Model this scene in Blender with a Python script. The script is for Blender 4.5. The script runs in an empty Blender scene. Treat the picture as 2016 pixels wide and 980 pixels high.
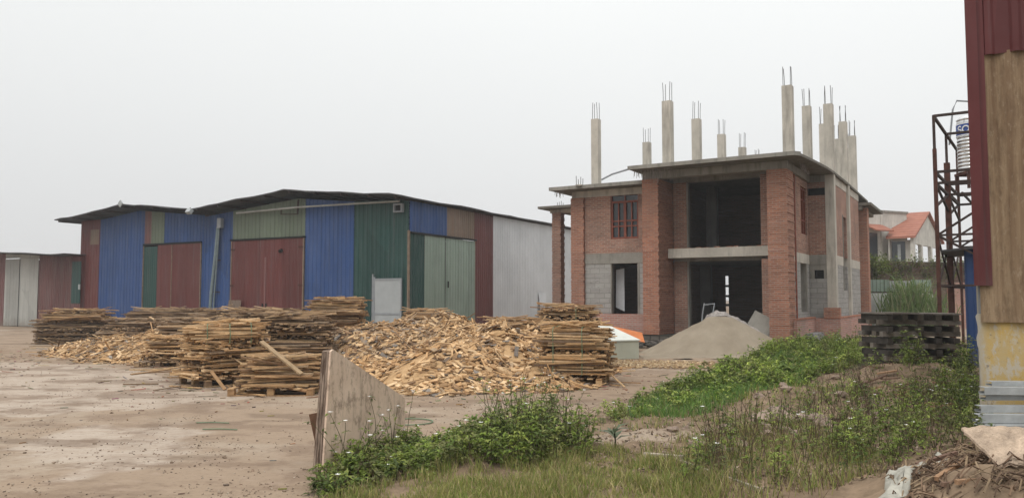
import bpy, math, random
import numpy as np
from mathutils import Vector, Matrix, noise as mnoise
R = math.radians
rnd = random.Random(7)
scene = bpy.context.scene
col = scene.collection

# ------------------------------------------------------------------ camera, sky, sun, exposure
EYE = 1.7
FPX = 1570.0
PITCH = math.atan(97.0 / FPX)
cam_d = bpy.data.cameras.new("camera")
cam_d.sensor_width = 36.0
cam_d.lens = 36.0 * FPX / 2016.0
cam_d.clip_start = 0.1
cam_d.clip_end = 3000
cam = bpy.data.objects.new("camera", cam_d)
cam.location = (0, 0, EYE)
cam.rotation_euler = (R(90) + PITCH, 0, 0)
col.objects.link(cam)
scene.camera = cam

world = bpy.data.worlds.new("World")
scene.world = world
world.use_nodes = True
wn, wl = world.node_tree.nodes, world.node_tree.links
wn.clear()
wout = wn.new("ShaderNodeOutputWorld")
bg = wn.new("ShaderNodeBackground")
SUN_EL, SUN_AZ = 58.0, 215.0        # high, behind the camera's left shoulder
sky = wn.new("ShaderNodeTexSky")
sky.sky_type = 'NISHITA'
sky.sun_disc = False
sky.sun_elevation = R(SUN_EL)
sky.sun_rotation = R(SUN_AZ)
sky.dust_density = 6.0
tc = wn.new("ShaderNodeTexCoord")
sep = wn.new("ShaderNodeSeparateXYZ")
wl.new(tc.outputs["Generated"], sep.inputs[0])
ramp = wn.new("ShaderNodeValToRGB")
e = ramp.color_ramp.elements
e[0].position = 0.0; e[0].color = (7.15, 7.15, 7.15, 1)
e[1].position = 1.0; e[1].color = (19.0, 19.0, 19.0, 1)
x = e.new(0.12); x.color = (7.85, 7.9, 7.9, 1)
x = e.new(0.22); x.color = (8.55, 8.65, 8.6, 1)
x = e.new(0.36); x.color = (9.45, 9.6, 9.5, 1)
wl.new(sep.outputs["Z"], ramp.inputs[0])
# slightly brighter towards the right of the view, with faint unevenness of the overcast
mp = wn.new("ShaderNodeMath"); mp.operation = 'MULTIPLY_ADD'
wl.new(sep.outputs["X"], mp.inputs[0]); mp.inputs[1].default_value = 0.07; mp.inputs[2].default_value = 0.985
nz = wn.new("ShaderNodeTexNoise"); nz.inputs["Scale"].default_value = 1.6; nz.inputs["Detail"].default_value = 2
wl.new(tc.outputs["Generated"], nz.inputs["Vector"])
mn = wn.new("ShaderNodeMath"); mn.operation = 'MULTIPLY_ADD'
wl.new(nz.outputs["Fac"], mn.inputs[0]); mn.inputs[1].default_value = 0.06; wl.new(mp.outputs[0], mn.inputs[2])
ms = wn.new("ShaderNodeVectorMath"); ms.operation = 'SCALE'
wl.new(ramp.outputs[0], ms.inputs[0]); wl.new(mn.outputs[0], ms.inputs["Scale"])
mx = wn.new("ShaderNodeMixRGB"); mx.inputs[0].default_value = 0.05
wl.new(ms.outputs[0], mx.inputs[1]); wl.new(sky.outputs[0], mx.inputs[2])
wl.new(mx.outputs[0], bg.inputs[0])
bg.inputs[1].default_value = 0.1
wl.new(bg.outputs[0], wout.inputs[0])

sun_d = bpy.data.lights.new("sun", 'SUN')
sun_d.energy = 1.1
sun_d.angle = R(35)
sun_d.color = (1.0, 0.96, 0.9)
sun = bpy.data.objects.new("sun", sun_d)
az = R(SUN_AZ)
sd = Vector((math.sin(az) * math.cos(R(SUN_EL)), math.cos(az) * math.cos(R(SUN_EL)), math.sin(R(SUN_EL))))
sun.rotation_euler = sd.to_track_quat('Z', 'Y').to_euler()
sun.location = sd * 80
col.objects.link(sun)

vs = scene.view_settings
vs.view_transform = 'Standard'
vs.look = 'None'
vs.exposure = 0.06
vs.gamma = 1.0
vs.use_curve_mapping = False
scene.cycles.max_bounces = 6
scene.cycles.diffuse_bounces = 4
scene.cycles.use_denoising = True

# ------------------------------------------------------------------ measuring helpers (photo survey -> metres)
_c, _s = math.cos(PITCH), math.sin(PITCH)
def ray(px, py):
    u = (px - 1008.0) / FPX; v = (490.0 - py) / FPX
    return (u, _c - v * _s, v * _c + _s)
def gp(px, py, z=0.0):
    d = ray(px, py); t = (z - EYE) / d[2]
    return (d[0] * t, d[1] * t, z)
def at(px, py, Y):
    d = ray(px, py); t = Y / d[1]
    return (d[0] * t, Y, EYE + d[2] * t)
class Frame:
    def __init__(s, o, a): s.o = o; s.a = a; s.c = math.cos(a); s.s = math.sin(a)
    def loc(s, p):
        dx, dy = p[0] - s.o[0], p[1] - s.o[1]
        return (dx * s.c + dy * s.s, -dx * s.s + dy * s.c, p[2])
    def w(s, x, y, z=0): return (s.o[0] + x * s.c - y * s.s, s.o[1] + x * s.s + y * s.c, z)
    def onx(s, px, py, y0=0.0):
        d = ray(px, py); n = (-s.s, s.c)
        t = (n[0] * s.o[0] + n[1] * s.o[1] + y0) / (n[0] * d[0] + n[1] * d[1])
        l = s.loc((d[0] * t, d[1] * t, EYE + d[2] * t)); return (l[0], l[2])
    def ony(s, px, py, x0=0.0):
        d = ray(px, py); n = (s.c, s.s)
        t = (n[0] * s.o[0] + n[1] * s.o[1] + x0) / (n[0] * d[0] + n[1] * d[1])
        l = s.loc((d[0] * t, d[1] * t, EYE + d[2] * t)); return (l[1], l[2])
def fbm(x, y, z=0.0, s=1.0): return mnoise.fractal(Vector((x * s, y * s, z)), 0.6, 2.0, 3)

# ------------------------------------------------------------------ mesh builder
class MB:
    def __init__(s): s.v = []; s.f = []; s.c = []; s.col = (1, 1, 1)
    def add(s, vs_, fs_):
        b = len(s.v); s.v.extend(vs_)
        for f in fs_:
            s.f.append(tuple(b + i for i in f)); s.c.append(s.col)
    def box(s, x0, x1, y0, y1, z0, z1):
        s.add([(x0,y0,z0),(x1,y0,z0),(x1,y1,z0),(x0,y1,z0),(x0,y0,z1),(x1,y0,z1),(x1,y1,z1),(x0,y1,z1)],
              [(0,3,2,1),(4,5,6,7),(0,1,5,4),(1,2,6,5),(2,3,7,6),(3,0,4,7)])
        return s
    def obox(s, c, ax, ay, az_, hx, hy, hz, jit=0.0):
        c = Vector(c); P = []
        for k in (-1, 1):
            for i, j in ((-1,-1),(1,-1),(1,1),(-1,1)):
                p = c + ax * (hx * i) + ay * (hy * j) + az_ * (hz * k)
                if jit: p = p + Vector((rnd.uniform(-jit,jit), rnd.uniform(-jit,jit), rnd.uniform(-jit,jit) * .5))
                P.append(tuple(p))
        s.add(P, [(0,3,2,1),(4,5,6,7),(0,1,5,4),(1,2,6,5),(2,3,7,6),(3,0,4,7)])
        return s
    def bar(s, a, b, w, h=None, up=(0,0,1)):
        a, b = Vector(a), Vector(b); h = h or w
        ax = (b - a); L = ax.length; ax.normalize()
        u = Vector(up)
        if abs(ax.dot(u)) > 0.98: u = Vector((0, 1, 0))
        ay = u.cross(ax).normalized(); az_ = ax.cross(ay)
        return s.obox((a + b) / 2, ax, ay, az_, L / 2, w / 2, h / 2)
    def tube(s, pts, r, n=6, cap=True):
        pts = [Vector(p) for p in pts]; rings = []; b = len(s.v)
        rr = r if isinstance(r, (list, tuple)) else [r] * len(pts)
        for i, p in enumerate(pts):
            t = (pts[min(i+1, len(pts)-1)] - pts[max(i-1, 0)]).normalized()
            u = Vector((0,0,1)) if abs(t.z) < 0.9 else Vector((1,0,0))
            a = t.cross(u).normalized(); bb = t.cross(a)
            rings.append([tuple(p + a * (rr[i] * math.cos(2*math.pi*k/n)) + bb * (rr[i] * math.sin(2*math.pi*k/n))) for k in range(n)])
        V = [q for ring in rings for q in ring]; Fc = []
        for i in range(len(pts) - 1):
            for k in range(n):
                Fc.append((i*n+k, i*n+(k+1)%n, (i+1)*n+(k+1)%n, (i+1)*n+k))
        if cap:
            Fc.append(tuple(range(n))); Fc.append(tuple((len(pts)-1)*n + k for k in reversed(range(n))))
        s.add(V, Fc); return s
    def prism(s, poly, z0, z1):
        n = len(poly)
        f0 = (lambda p: z0(p)) if callable(z0) else (lambda p: z0)
        f1 = (lambda p: z1(p)) if callable(z1) else (lambda p: z1)
        V = [(p[0], p[1], f0(p)) for p in poly] + [(p[0], p[1], f1(p)) for p in poly]
        s.add(V, [tuple(reversed(range(n))), tuple(range(n, 2*n))] + [(i, (i+1)%n, n+(i+1)%n, n+i) for i in range(n)])
        return s
    def slab(s, P, n, t):
        """closed plate: outline P (3D points) extruded by vector n*t"""
        n = Vector(n) * t; k = len(P)
        V = [tuple(p) for p in P] + [tuple(Vector(p) + n) for p in P]
        s.add(V, [tuple(reversed(range(k))), tuple(range(k, 2*k))] + [(i, (i+1)%k, k+(i+1)%k, k+i) for i in range(k)])
        return s
    def build(s, name, m, parent=None, smooth=False, loc=None, rotz=0.0):
        me = bpy.data.meshes.new(name)
        me.from_pydata(s.v, [], s.f); me.update()
        if any(c != (1, 1, 1) for c in s.c):
            at_ = me.attributes.new("Col", 'FLOAT_COLOR', 'FACE')
            at_.data.foreach_set("color", [k for c in s.c for k in (c[0], c[1], c[2], 1.0)])
        me.materials.append(m)
        if smooth: me.polygons.foreach_set("use_smooth", [True] * len(me.polygons))
        o = bpy.data.objects.new(name, me); col.objects.link(o)
        if parent: o.parent = parent
        if loc is not None: o.location = loc; o.rotation_euler = (0, 0, rotz)
        return o
def tag(o, label=None, cat=None, group=None, kind=None):
    if label: o["label"] = label
    if cat: o["category"] = cat
    if group: o["group"] = group
    if kind: o["kind"] = kind
    return o
def thing(name, label, cat, loc=(0,0,0), rotz=0.0, group=None):
    o = bpy.data.objects.new(name, None); o.empty_display_size = 0.2
    o.location = loc; o.rotation_euler = (0, 0, rotz); col.objects.link(o)
    return tag(o, label, cat, group)

# ------------------------------------------------------------------ materials
class NT:
    def __init__(s, name):
        s.m = bpy.data.materials.new(name); s.m.use_nodes = True
        s.n = s.m.node_tree.nodes; s.l = s.m.node_tree.links
        s.b = s.n["Principled BSDF"]; s._tc = None
    def co(s, scale=(1,1,1), which="Object"):
        if s._tc is None: s._tc = s.n.new("ShaderNodeTexCoord")
        mpn = s.n.new("ShaderNodeMapping"); mpn.inputs["Scale"].default_value = scale
        s.l.new(s._tc.outputs[which], mpn.inputs["Vector"]); return mpn.outputs[0]
    def noise(s, vec, scale, detail=4, rough=0.6, out="Fac"):
        k = s.n.new("ShaderNodeTexNoise"); k.inputs["Scale"].default_value = scale
        k.inputs["Detail"].default_value = detail; k.inputs["Roughness"].default_value = rough
        s.l.new(vec, k.inputs["Vector"]); return k.outputs[out]
    def ramp(s, fac, stops):
        k = s.n.new("ShaderNodeValToRGB"); el = k.color_ramp.elements
        while len(el) < len(stops): el.new(0.5)
        for q, (p, c) in zip(el, stops):
            q.position = p; q.color = (c, c, c, 1) if not isinstance(c, tuple) else (*c, 1)
        s.l.new(fac, k.inputs[0]); return k.outputs[0]
    def mix(s, fac, a, b, mode='MIX'):
        k = s.n.new("ShaderNodeMixRGB"); k.blend_type = mode
        for i, q in ((0, fac), (1, a), (2, b)):
            if isinstance(q, (int, float)): k.inputs[i].default_value = q if i == 0 else (q, q, q, 1)
            elif isinstance(q, tuple): k.inputs[i].default_value = (*q, 1)
            else: s.l.new(q, k.inputs[i])
        return k.outputs[0]
    def attr(s, name, out="Color"):
        k = s.n.new("ShaderNodeAttribute"); k.attribute_name = name; return k.outputs[out]
    def rand(s):
        k = s.n.new("ShaderNodeNewGeometry"); return k.outputs["Random Per Island"]
    def objrand(s):
        k = s.n.new("ShaderNodeObjectInfo"); return k.outputs["Random"]
    def bump(s, h, strength=0.3, dist=0.02):
        k = s.n.new("ShaderNodeBump"); k.inputs["Strength"].default_value = strength; k.inputs["Distance"].default_value = dist
        s.l.new(h, k.inputs["Height"]); s.l.new(k.outputs[0], s.b.inputs["Normal"])
    def out(s, color, rough=0.8, metal=0.0, spec=0.3):
        if isinstance(color, tuple): s.b.inputs["Base Color"].default_value = (*color, 1)
        else: s.l.new(color, s.b.inputs["Base Color"])
        if isinstance(rough, (int, float)): s.b.inputs["Roughness"].default_value = rough
        else: s.l.new(rough, s.b.inputs["Roughness"])
        s.b.inputs["Metallic"].default_value = metal
        s.b.inputs["Specular IOR Level"].default_value = spec
        return s.m
def mul(c, k): return tuple(min(1.0, q * k) for q in c)

def m_sheet(name, c, rust=0.25, rough=0.45, metal=0.0, rustc=(0.16, 0.085, 0.05), fade=0.35, streak=1.0):
    t = NT(name)
    v = t.co((1, 1, 0.12)); n1 = t.noise(v, 3.0, 5)             # long vertical streaks
    n2 = t.noise(t.co(), 0.8, 4)
    n3 = t.noise(t.co((1, 1, 0.5)), 5.0, 6, 0.7)
    g = sum(c) / 3
    pale = tuple(q * 0.6 + g * 0.4 + 0.05 for q in c)
    k = t.mix(t.ramp(n1, [(0.38, 0.0), (0.72, fade)]), c, pale)
    k = t.mix(t.ramp(n2, [(0.35, 0.0), (0.7, 0.5)]), k, mul(c, 0.72))
    k = t.mix(t.ramp(n3, [(0.62, 0.0), (0.78, rust)]), k, rustc)
    sx = t.n.new("ShaderNodeSeparateXYZ"); t.l.new(t.co(), sx.inputs[0])
    ad = t.n.new("ShaderNodeMath"); ad.operation = 'MULTIPLY_ADD'; ad.inputs[1].default_value = -0.9
    t.l.new(sx.outputs["Z"], ad.inputs[0]); t.l.new(n3, ad.inputs[2])
    k = t.mix(t.ramp(ad.outputs[0], [(0.0, 0.0), (0.5, 0.65)]), k, (0.22, 0.18, 0.14))   # mud splashed up from the yard
    # sheet laps: every metre or so the tone of the sheet changes a little
    br = t.n.new("ShaderNodeTexVoronoi"); br.inputs["Scale"].default_value = 0.9
    t.l.new(t.co((1, 1, 0.16)), br.inputs["Vector"])
    bwv = t.n.new("ShaderNodeRGBToBW"); t.l.new(br.outputs["Color"], bwv.inputs[0])
    k = t.mix(0.34 if streak > .5 else 0.1, k, t.mix(1.0, k, bwv.outputs[0], 'MULTIPLY'))
    lap = t.n.new("ShaderNodeMath"); lap.operation = 'ADD'; t.l.new(sx.outputs["X"], lap.inputs[0]); t.l.new(sx.outputs["Y"], lap.inputs[1])
    md = t.n.new("ShaderNodeMath"); md.operation = 'FRACT'; t.l.new(lap.outputs[0], md.inputs[0])
    k = t.mix(t.ramp(md.outputs[0], [(0.0, 0.75 * streak), (0.05, 0.0)]), k, mul(c, 0.35))
    run = t.noise(t.co((1, 1, 0.045)), 7.0, 4, 0.6)
    k = t.mix(t.ramp(run, [(0.56, 0.0), (0.70, 0.55 * streak)]), k, tuple(0.35 * q + 0.075 for q in c))
    t.bump(t.noise(t.co((1, 1, 0.6)), 1.3, 4, 0.6), 0.35, 0.12)
    return t.out(k, rough, metal, 0.25)
def m_plain(name, c, rough=0.8, var=0.3, scale=4.0, metal=0.0, bump=0.0, spec=0.3):
    t = NT(name); n = t.noise(t.co(), scale, 6, 0.65)
    k = t.mix(t.ramp(n, [(0.3, 0.0), (0.7, 1.0)]), mul(c, 1 - var), mul(c, 1 + var * 0.6))
    if bump: t.bump(t.noise(t.co(), scale * 6, 5), bump, 0.02)
    return t.out(k, rough, metal, spec)
def m_brick(name, c1, c2, mort, bw=0.23, rh=0.072, ms_=0.013, stain=(0.2, 0.17, 0.15), stainamt=0.4):
    t = NT(name)
    sx = t.n.new("ShaderNodeSeparateXYZ"); t.l.new(t.co(), sx.inputs[0])
    ad = t.n.new("ShaderNodeMath"); ad.operation = 'ADD'
    t.l.new(sx.outputs["X"], ad.inputs[0]); t.l.new(sx.outputs["Y"], ad.inputs[1])
    cb = t.n.new("ShaderNodeCombineXYZ"); t.l.new(ad.outputs[0], cb.inputs[0]); t.l.new(sx.outputs["Z"], cb.inputs[1])
    nd = t.noise(t.co(), 6.0, 3, 0.5, "Color")
    vv = t.mix(0.012, cb.outputs[0], nd, 'ADD')
    b = t.n.new("ShaderNodeTexBrick"); b.offset = 0.5
    b.inputs["Color1"].default_value = (*c1, 1); b.inputs["Color2"].default_value = (*c2, 1); b.inputs["Mortar"].default_value = (*mort, 1)
    b.inputs["Scale"].default_value = 1.0; b.inputs["Brick Width"].default_value = bw; b.inputs["Row Height"].default_value = rh
    b.inputs["Mortar Size"].default_value = ms_; b.inputs["Mortar Smooth"].default_value = 0.3; b.inputs["Bias"].default_value = 0.0
    t.l.new(vv, b.inputs["Vector"])
    course = t.noise(t.co((0.9, 0.9, 9.0)), 1.6, 4, 0.7)          # each course a little different
    k = t.mix(t.ramp(course, [(0.52, 0.0), (0.70, 0.5)]), b.outputs["Color"], mul(c1, 0.42))
    c2n = t.noise(t.co((0.5, 0.5, 12.0)), 1.0, 3, 0.7)
    k = t.mix(t.ramp(c2n, [(0.54, 0.0), (0.74, 0.45)]), k, tuple(0.55 * q + 0.24 for q in c1))
    big = t.noise(t.co(), 0.9, 5, 0.6)
    k = t.mix(t.ramp(big, [(0.42, 0.0), (0.72, stainamt)]), k, stain)
    sp = t.noise(t.co((1, 1, 2.5)), 9.0, 4, 0.7)
    k = t.mix(t.ramp(sp, [(0.6, 0.0), (0.72, 0.6)]), k, mul(mort, 1.25))
    gapn = t.noise(t.co((1.3, 1.3, 7.0)), 3.2, 3, 0.8)      # open, dark joints and chipped bricks
    k = t.mix(t.ramp(gapn, [(0.60, 0.0), (0.70, 0.75)]), k, mul(c2, 0.28))
    pale_n = t.noise(t.co((1.0, 1.0, 5.0)), 4.1, 3, 0.8)
    k = t.mix(t.ramp(pale_n, [(0.62, 0.0), (0.74, 0.6)]), k, (0.45, 0.36, 0.29))
    t.bump(b.outputs["Fac"], -0.9, 0.02)
    return t.out(k, 0.92, 0, 0.1)
def m_concrete(name, c, stain=0.5, scale=1.2):
    t = NT(name)
    n1 = t.noise(t.co(), scale, 6, 0.65); n2 = t.noise(t.co((1, 1, 0.15)), 5.0, 4); n3 = t.noise(t.co(), 30, 4, 0.6)
    k = t.mix(t.ramp(n1, [(0.3, 0.0), (0.72, 1.0)]), mul(c, 0.75), mul(c, 1.12))
    k = t.mix(t.ramp(n2, [(0.5, 0.0), (0.75, stain)]), k, mul(c, 0.45))
    k = t.mix(0.12, k, n3, 'OVERLAY')
    t.bump(n3, 0.25, 0.01)
    return t.out(k, 0.9, 0, 0.15)
def m_wood(name, bright=1.0):
    t = NT(name)
    c = t.attr("Col")
    n = t.noise(t.co((1, 1, 1)), 9.0, 5, 0.7)
    k = t.mix(t.ramp(n, [(0.3, 0.55), (0.7, 1.0)]), c, c)
    k = t.mix(1.0, c, t.ramp(n, [(0.28, 0.62 * bright), (0.7, 1.08 * bright)]), 'MULTIPLY')
    return t.out(k, 0.85, 0, 0.12)
def m_leaf(name, rough=0.55):
    t = NT(name); c = t.attr("Col")
    n = t.noise(t.co(), 7.0, 3)
    k = t.mix(1.0, c, t.ramp(n, [(0.3, 0.75), (0.7, 1.1)]), 'MULTIPLY')
    m = t.out(k, rough, 0, 0.25)
    t.b.inputs["Subsurface Weight"].default_value = 0.0
    tr = t.n.new("ShaderNodeBsdfTranslucent"); t.l.new(k, tr.inputs[0])
    mxs = t.n.new("ShaderNodeMixShader"); mxs.inputs[0].default_value = 0.3
    t.l.new(t.b.outputs[0], mxs.inputs[1]); t.l.new(tr.outputs[0], mxs.inputs[2])
    t.l.new(mxs.outputs[0], t.n["Material Output"].inputs[0]); return m

BLUE, RED, DGRN, LGRN = (0.030, 0.080, 0.235), (0.150, 0.040, 0.036), (0.020, 0.072, 0.063), (0.27, 0.345, 0.285)
M = dict(
    blue=m_sheet("blue_sheet", BLUE, 0.12), red=m_sheet("red_sheet", RED, 0.2), dgreen=m_sheet("dark_green_sheet", DGRN, 0.15),
    lgreen=m_sheet("pale_green_sheet", LGRN, 0.15), ugreen=m_sheet("dull_green_sheet", (0.16, 0.20, 0.14), 0.25),
    rosy=m_sheet("faded_red_sheet", (0.20, 0.085, 0.078), 0.5, fade=0.8), white=m_sheet("white_sheet", (0.42, 0.42, 0.39), 0.15),
    silver=m_sheet("silver_sheet", (0.60, 0.61, 0.62), 0.05, 0.42, 0.2, fade=0.1, streak=0.15), brown=m_sheet("rusted_sheet", (0.25, 0.175, 0.125), 0.9, 0.7, fade=0.8),
    roof=m_sheet("dark_roof_sheet", (0.10, 0.10, 0.105), 0.3, 0.6), post=m_plain("weathered_post", (0.2, 0.15, 0.11), 0.9),
    void=m_plain("dark_gap", (0.012, 0.012, 0.012), 0.9),
    brick=m_brick("red_brick", (0.39, 0.19, 0.128), (0.25, 0.122, 0.09), (0.35, 0.275, 0.23), rh=0.075, stain=(0.15, 0.115, 0.095), stainamt=0.65, ms_=0.014),
    pbrick=m_brick("bright_pillar_brick", (0.44, 0.185, 0.112), (0.285, 0.115, 0.075), (0.34, 0.24, 0.19), rh=0.07, ms_=0.014, stain=(0.17, 0.115, 0.09), stainamt=0.5),
    plinth=m_brick("pale_plinth_brick", (0.46, 0.21, 0.16), (0.36, 0.17, 0.135), (0.38, 0.32, 0.28), stainamt=0.5),
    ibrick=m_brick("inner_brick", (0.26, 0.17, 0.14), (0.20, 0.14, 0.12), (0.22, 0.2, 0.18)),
    block=m_brick("grey_block", (0.34, 0.33, 0.31), (0.28, 0.27, 0.255), (0.22, 0.21, 0.20), 0.4, 0.19, 0.014, (0.34, 0.33, 0.31), 0.5),
    oldbrick=m_brick("old_wall_brick", (0.20, 0.10, 0.075), (0.15, 0.085, 0.07), (0.16, 0.14, 0.12), 0.25, 0.09, 0.016, (0.07, 0.075, 0.055), 0.8),
    stone=m_brick("foundation_stone", (0.10, 0.09, 0.08), (0.15, 0.13, 0.115), (0.05, 0.045, 0.04), 0.34, 0.2, 0.03, (0.05, 0.055, 0.04), 0.5),
    conc=m_concrete("raw_concrete", (0.50, 0.465, 0.405), 0.8), concd=m_concrete("stained_concrete", (0.27, 0.255, 0.225), 0.8),
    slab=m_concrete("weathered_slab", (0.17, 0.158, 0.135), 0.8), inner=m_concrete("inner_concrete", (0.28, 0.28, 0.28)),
    rebar=m_plain("dark_rebar", (0.09, 0.085, 0.085), 0.7), rustmetal=m_plain("rusty_steel", (0.085, 0.036, 0.026), 0.85, 0.5, 6),
    darksteel=m_plain("dark_steel", (0.05, 0.032, 0.027), 0.8, 0.5, 6), galv=m_plain("galvanised_steel", (0.36, 0.375, 0.375), 0.5, 0.25, 5, 0.25),
    chrome=m_plain("tank_steel", (0.62, 0.62, 0.62), 0.22, 0.1, 3, 0.85), grey=m_plain("grey_paint", (0.26, 0.275, 0.29), 0.5, 0.15),
    panelw=m_plain("pale_panel", (0.345, 0.365, 0.37), 0.5, 0.12, 2), pipe=m_plain("pale_pipe", (0.36, 0.36, 0.34), 0.6, 0.2),
    bluegrey=m_plain("blue_grey_pipe", (0.16, 0.2, 0.21), 0.6, 0.2), winwood=m_plain("red_brown_window_wood", (0.21, 0.060, 0.035), 0.6, 0.3, 8),
    glass=m_plain("dark_window_glass", (0.03, 0.035, 0.042), 0.12, 0.2, 2, 0, 0, 0.6), wood=m_wood("scrap_wood"), leaf=m_leaf("leaf_green"),
    petal=m_plain("white_petal", (0.8, 0.8, 0.76), 0.7, 0.05), strap=m_plain("green_strap", (0.14, 0.20, 0.115), 0.5, 0.2),
    tank=m_plain("pale_fibre_tank", (0.44, 0.455, 0.375), 0.7, 0.12, 2), tanklid=m_plain("pale_tank_lid", (0.58, 0.60, 0.55), 0.7, 0.1, 2),
    orange=m_plain("orange_board", (0.56, 0.19, 0.07), 0.6, 0.2), tarp=m_plain("faded_tarp", (0.30, 0.27, 0.25), 0.85, 0.5, 9),
    plasterw=m_concrete("white_plaster", (0.60, 0.60, 0.58), 0.3), plasterg=m_concrete("grey_plaster", (0.56, 0.54, 0.49), 0.35),
    sack=m_plain("white_sack", (0.38, 0.365, 0.31), 0.85, 0.4, 6), cotton=m_plain("white_cloth", (0.6, 0.62, 0.64), 0.9, 0.1),
    brownboard=m_plain("brown_board", (0.16, 0.085, 0.05), 0.8, 0.3, 5), rock=m_plain("pale_rubble", (0.28, 0.21, 0.165), 0.95, 0.4, 5, 0, 0.5),
    ply=None)

# ------------------------------------------------------------------ ground
BANK = [(-3.4, -5), (-2.9, 3), (-1.95, 6.4), (-1.55, 8.2), (-0.9, 9.6), (0.2, 10.4), (0.9, 11.6), (1.7, 13.1), (4.3, 17.6), (7.3, 23.7), (9.2, 26.2), (14, 31), (40, 44)]
def side(x, y):
    """signed distance to the edge of the yard: + on the weedy bank, - on the yard"""
    best = 1e9; sg = 1
    for (x0, y0), (x1, y1) in zip(BANK[:-1], BANK[1:]):
        dx, dy = x1 - x0, y1 - y0
        t = max(0, min(1, ((x - x0) * dx + (y - y0) * dy) / (dx * dx + dy * dy)))
        qx, qy = x - x0 - t * dx, y - y0 - t * dy
        d = math.hypot(qx, qy)
        if d < best - 1e-9: best = d; sg = 1 if (dx * qy - dy * qx) < 0 else -1
    return best * sg
MOUNDS = [(7.6, 15.2, 1.5, 1.1, 0.42), (4.35, 12.0, 1.2, 1.0, 0.30), (3.95, 6.35, 0.95, 0.85, 0.36), (5.4, 8.6, 1.3, 1.2, 0.12), (0.1, 8.3, 1.3, 0.8, 0.05),
          (4.2, 16.0, 1.3, 1.6, 0.16), (6.6, 19.6, 1.6, 2.0, 0.20), (8.8, 22.3, 1.6, 2.0, 0.22), (2.8, 9.6, 1.0, 0.6, 0.08)]
def gz(x, y):
    if x < -26 or x > 40 or y < 2 or y > 45: return 0.0
    d = side(x, y)
    z = 0.018 * fbm(x, y, 1.3, 0.6)
    k = max(0.0, min(1.0, d / 1.0))
    z += k * (0.05 + 0.06 * fbm(x, y, 5.0, 1.6) + 0.022 * fbm(x, y, 8.0, 4.5))
    for mx_, my, rx, ry, h in MOUNDS:
        q = ((x - mx_) / rx) ** 2 + ((y - my) / ry) ** 2
        if q < 6: z += h * math.exp(-q) * (1 + 0.25 * fbm(x, y, 9.0, 2.2)) * k
    return z
def axis(segs):
    out = []
    for a, b, st in segs: out += list(np.arange(a, b, st))
    return out + [segs[-1][1]]
gxs = axis([(-420, -40, 38), (-40, -14, 1.0), (-14, -10, 0.4), (-10, -3, 0.16), (-3, 9, 0.14), (9, 22, 0.6), (22, 60, 5), (60, 420, 45)])
gys = axis([(-60, 3, 4), (3, 13, 0.14), (13, 20, 0.2), (20, 27, 0.4), (27, 50, 1.2), (50, 100, 10), (100, 700, 100)])
def inside(poly, x, y):
    c = False; n = len(poly)
    for i in range(n):
        (x0, y0), (x1, y1) = poly[i], poly[(i+1) % n]
        if (y0 > y) != (y1 > y) and x < (x1-x0)*(y-y0)/(y1-y0)+x0: c = not c
    return c
SLAB = [gp(a, b)[:2] for a, b in ((-200, 715), (170, 716), (330, 745), (520, 785), (330, 800), (160, 808), (-200, 835))]
PATCH = [gp(a, b)[:2] for a, b in ((90, 850), (200, 828), (380, 835), (440, 860), (330, 905), (180, 938), (70, 925), (40, 890))]
V = []; Z = []; PALE = []
for y in gys:
    for x in gxs:
        d = side(x, y) if -30 < x < 60 and y < 60 else (5 if x > 0 else -5)
        lane = 0.0
        lx, ly = (x - 1.35) / 0.75, (y - 9.55) / 0.42
        if lx * lx + ly * ly < 1.4: lane = 1.0
        dd = d + 0.45 * fbm(x, y, 3.0, 0.9)
        soil = max(0.0, min(1.0, dd / 0.5 + 0.3)) * (1 - 0.85 * lane)
        wood = max(math.exp(-(((x + 1.2) / 4.5) ** 2 + ((y - 17.5) / 3.6) ** 2)), math.exp(-(((x + 13) / 6) ** 2 + ((y - 25) / 4.2) ** 2)))
        pale = 0.0
        if x < 0 and 5 < y < 26:
            ex, ey = x + .5 * fbm(x, y, 31, .5), y + .9 * fbm(x, y, 33, .6)
            pale = 1.0 if inside(SLAB, ex, ey) or inside(PATCH, ex, ey) else 0.0
        track = 0.0
        if x < 0 and 4 < y < 30:
            cx_ = -4.3 - .20 * (y - 6) - .012 * (y - 6) ** 2
            for o_ in (-.75, .75, 1.25, -1.6): track = max(track, (.9 if abs(o_) < 1 else .55) * math.exp(-((x - cx_ - o_) / .14) ** 2))
            if y < 16: track = max(track, math.exp(-((y - 10.35 - .16 * (x + 8)) / .10) ** 2) * (1 if x < -3.6 else 0))
        V.append((x, y, gz(x, y))); Z.append((soil, wood, track, 1.0)); PALE.append(pale)
nx = len(gxs)
Fc = [(j*nx+i, j*nx+i+1, (j+1)*nx+i+1, (j+1)*nx+i) for j in range(len(gys)-1) for i in range(nx-1)]
me = bpy.data.meshes.new("ground"); me.from_pydata(V, [], Fc); me.update()
pa = me.attributes.new("Pale", 'FLOAT', 'POINT'); pa.data.foreach_set('value', PALE)
za = me.attributes.new("Zone", 'FLOAT_COLOR', 'POINT'); za.data.foreach_set("color", [q for z in Z for q in z])
me.polygons.foreach_set("use_smooth", [True] * len(me.polygons))
t = NT("yard_ground")
zone = t.attr("Zone"); sz = t.n.new("ShaderNodeSeparateColor"); t.l.new(zone, sz.inputs[0])
n_big = t.noise(t.co((1, 1.5, 1)), 0.20, 7, 0.66); n_mid = t.noise(t.co((1.0, 1.4, 1)), 0.75, 7, 0.72); n_fine = t.noise(t.co(), 14.0, 6, 0.75)
n_str = t.noise(t.co((0.8, 2.0, 1)), 2.6, 6, 0.75)
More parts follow.
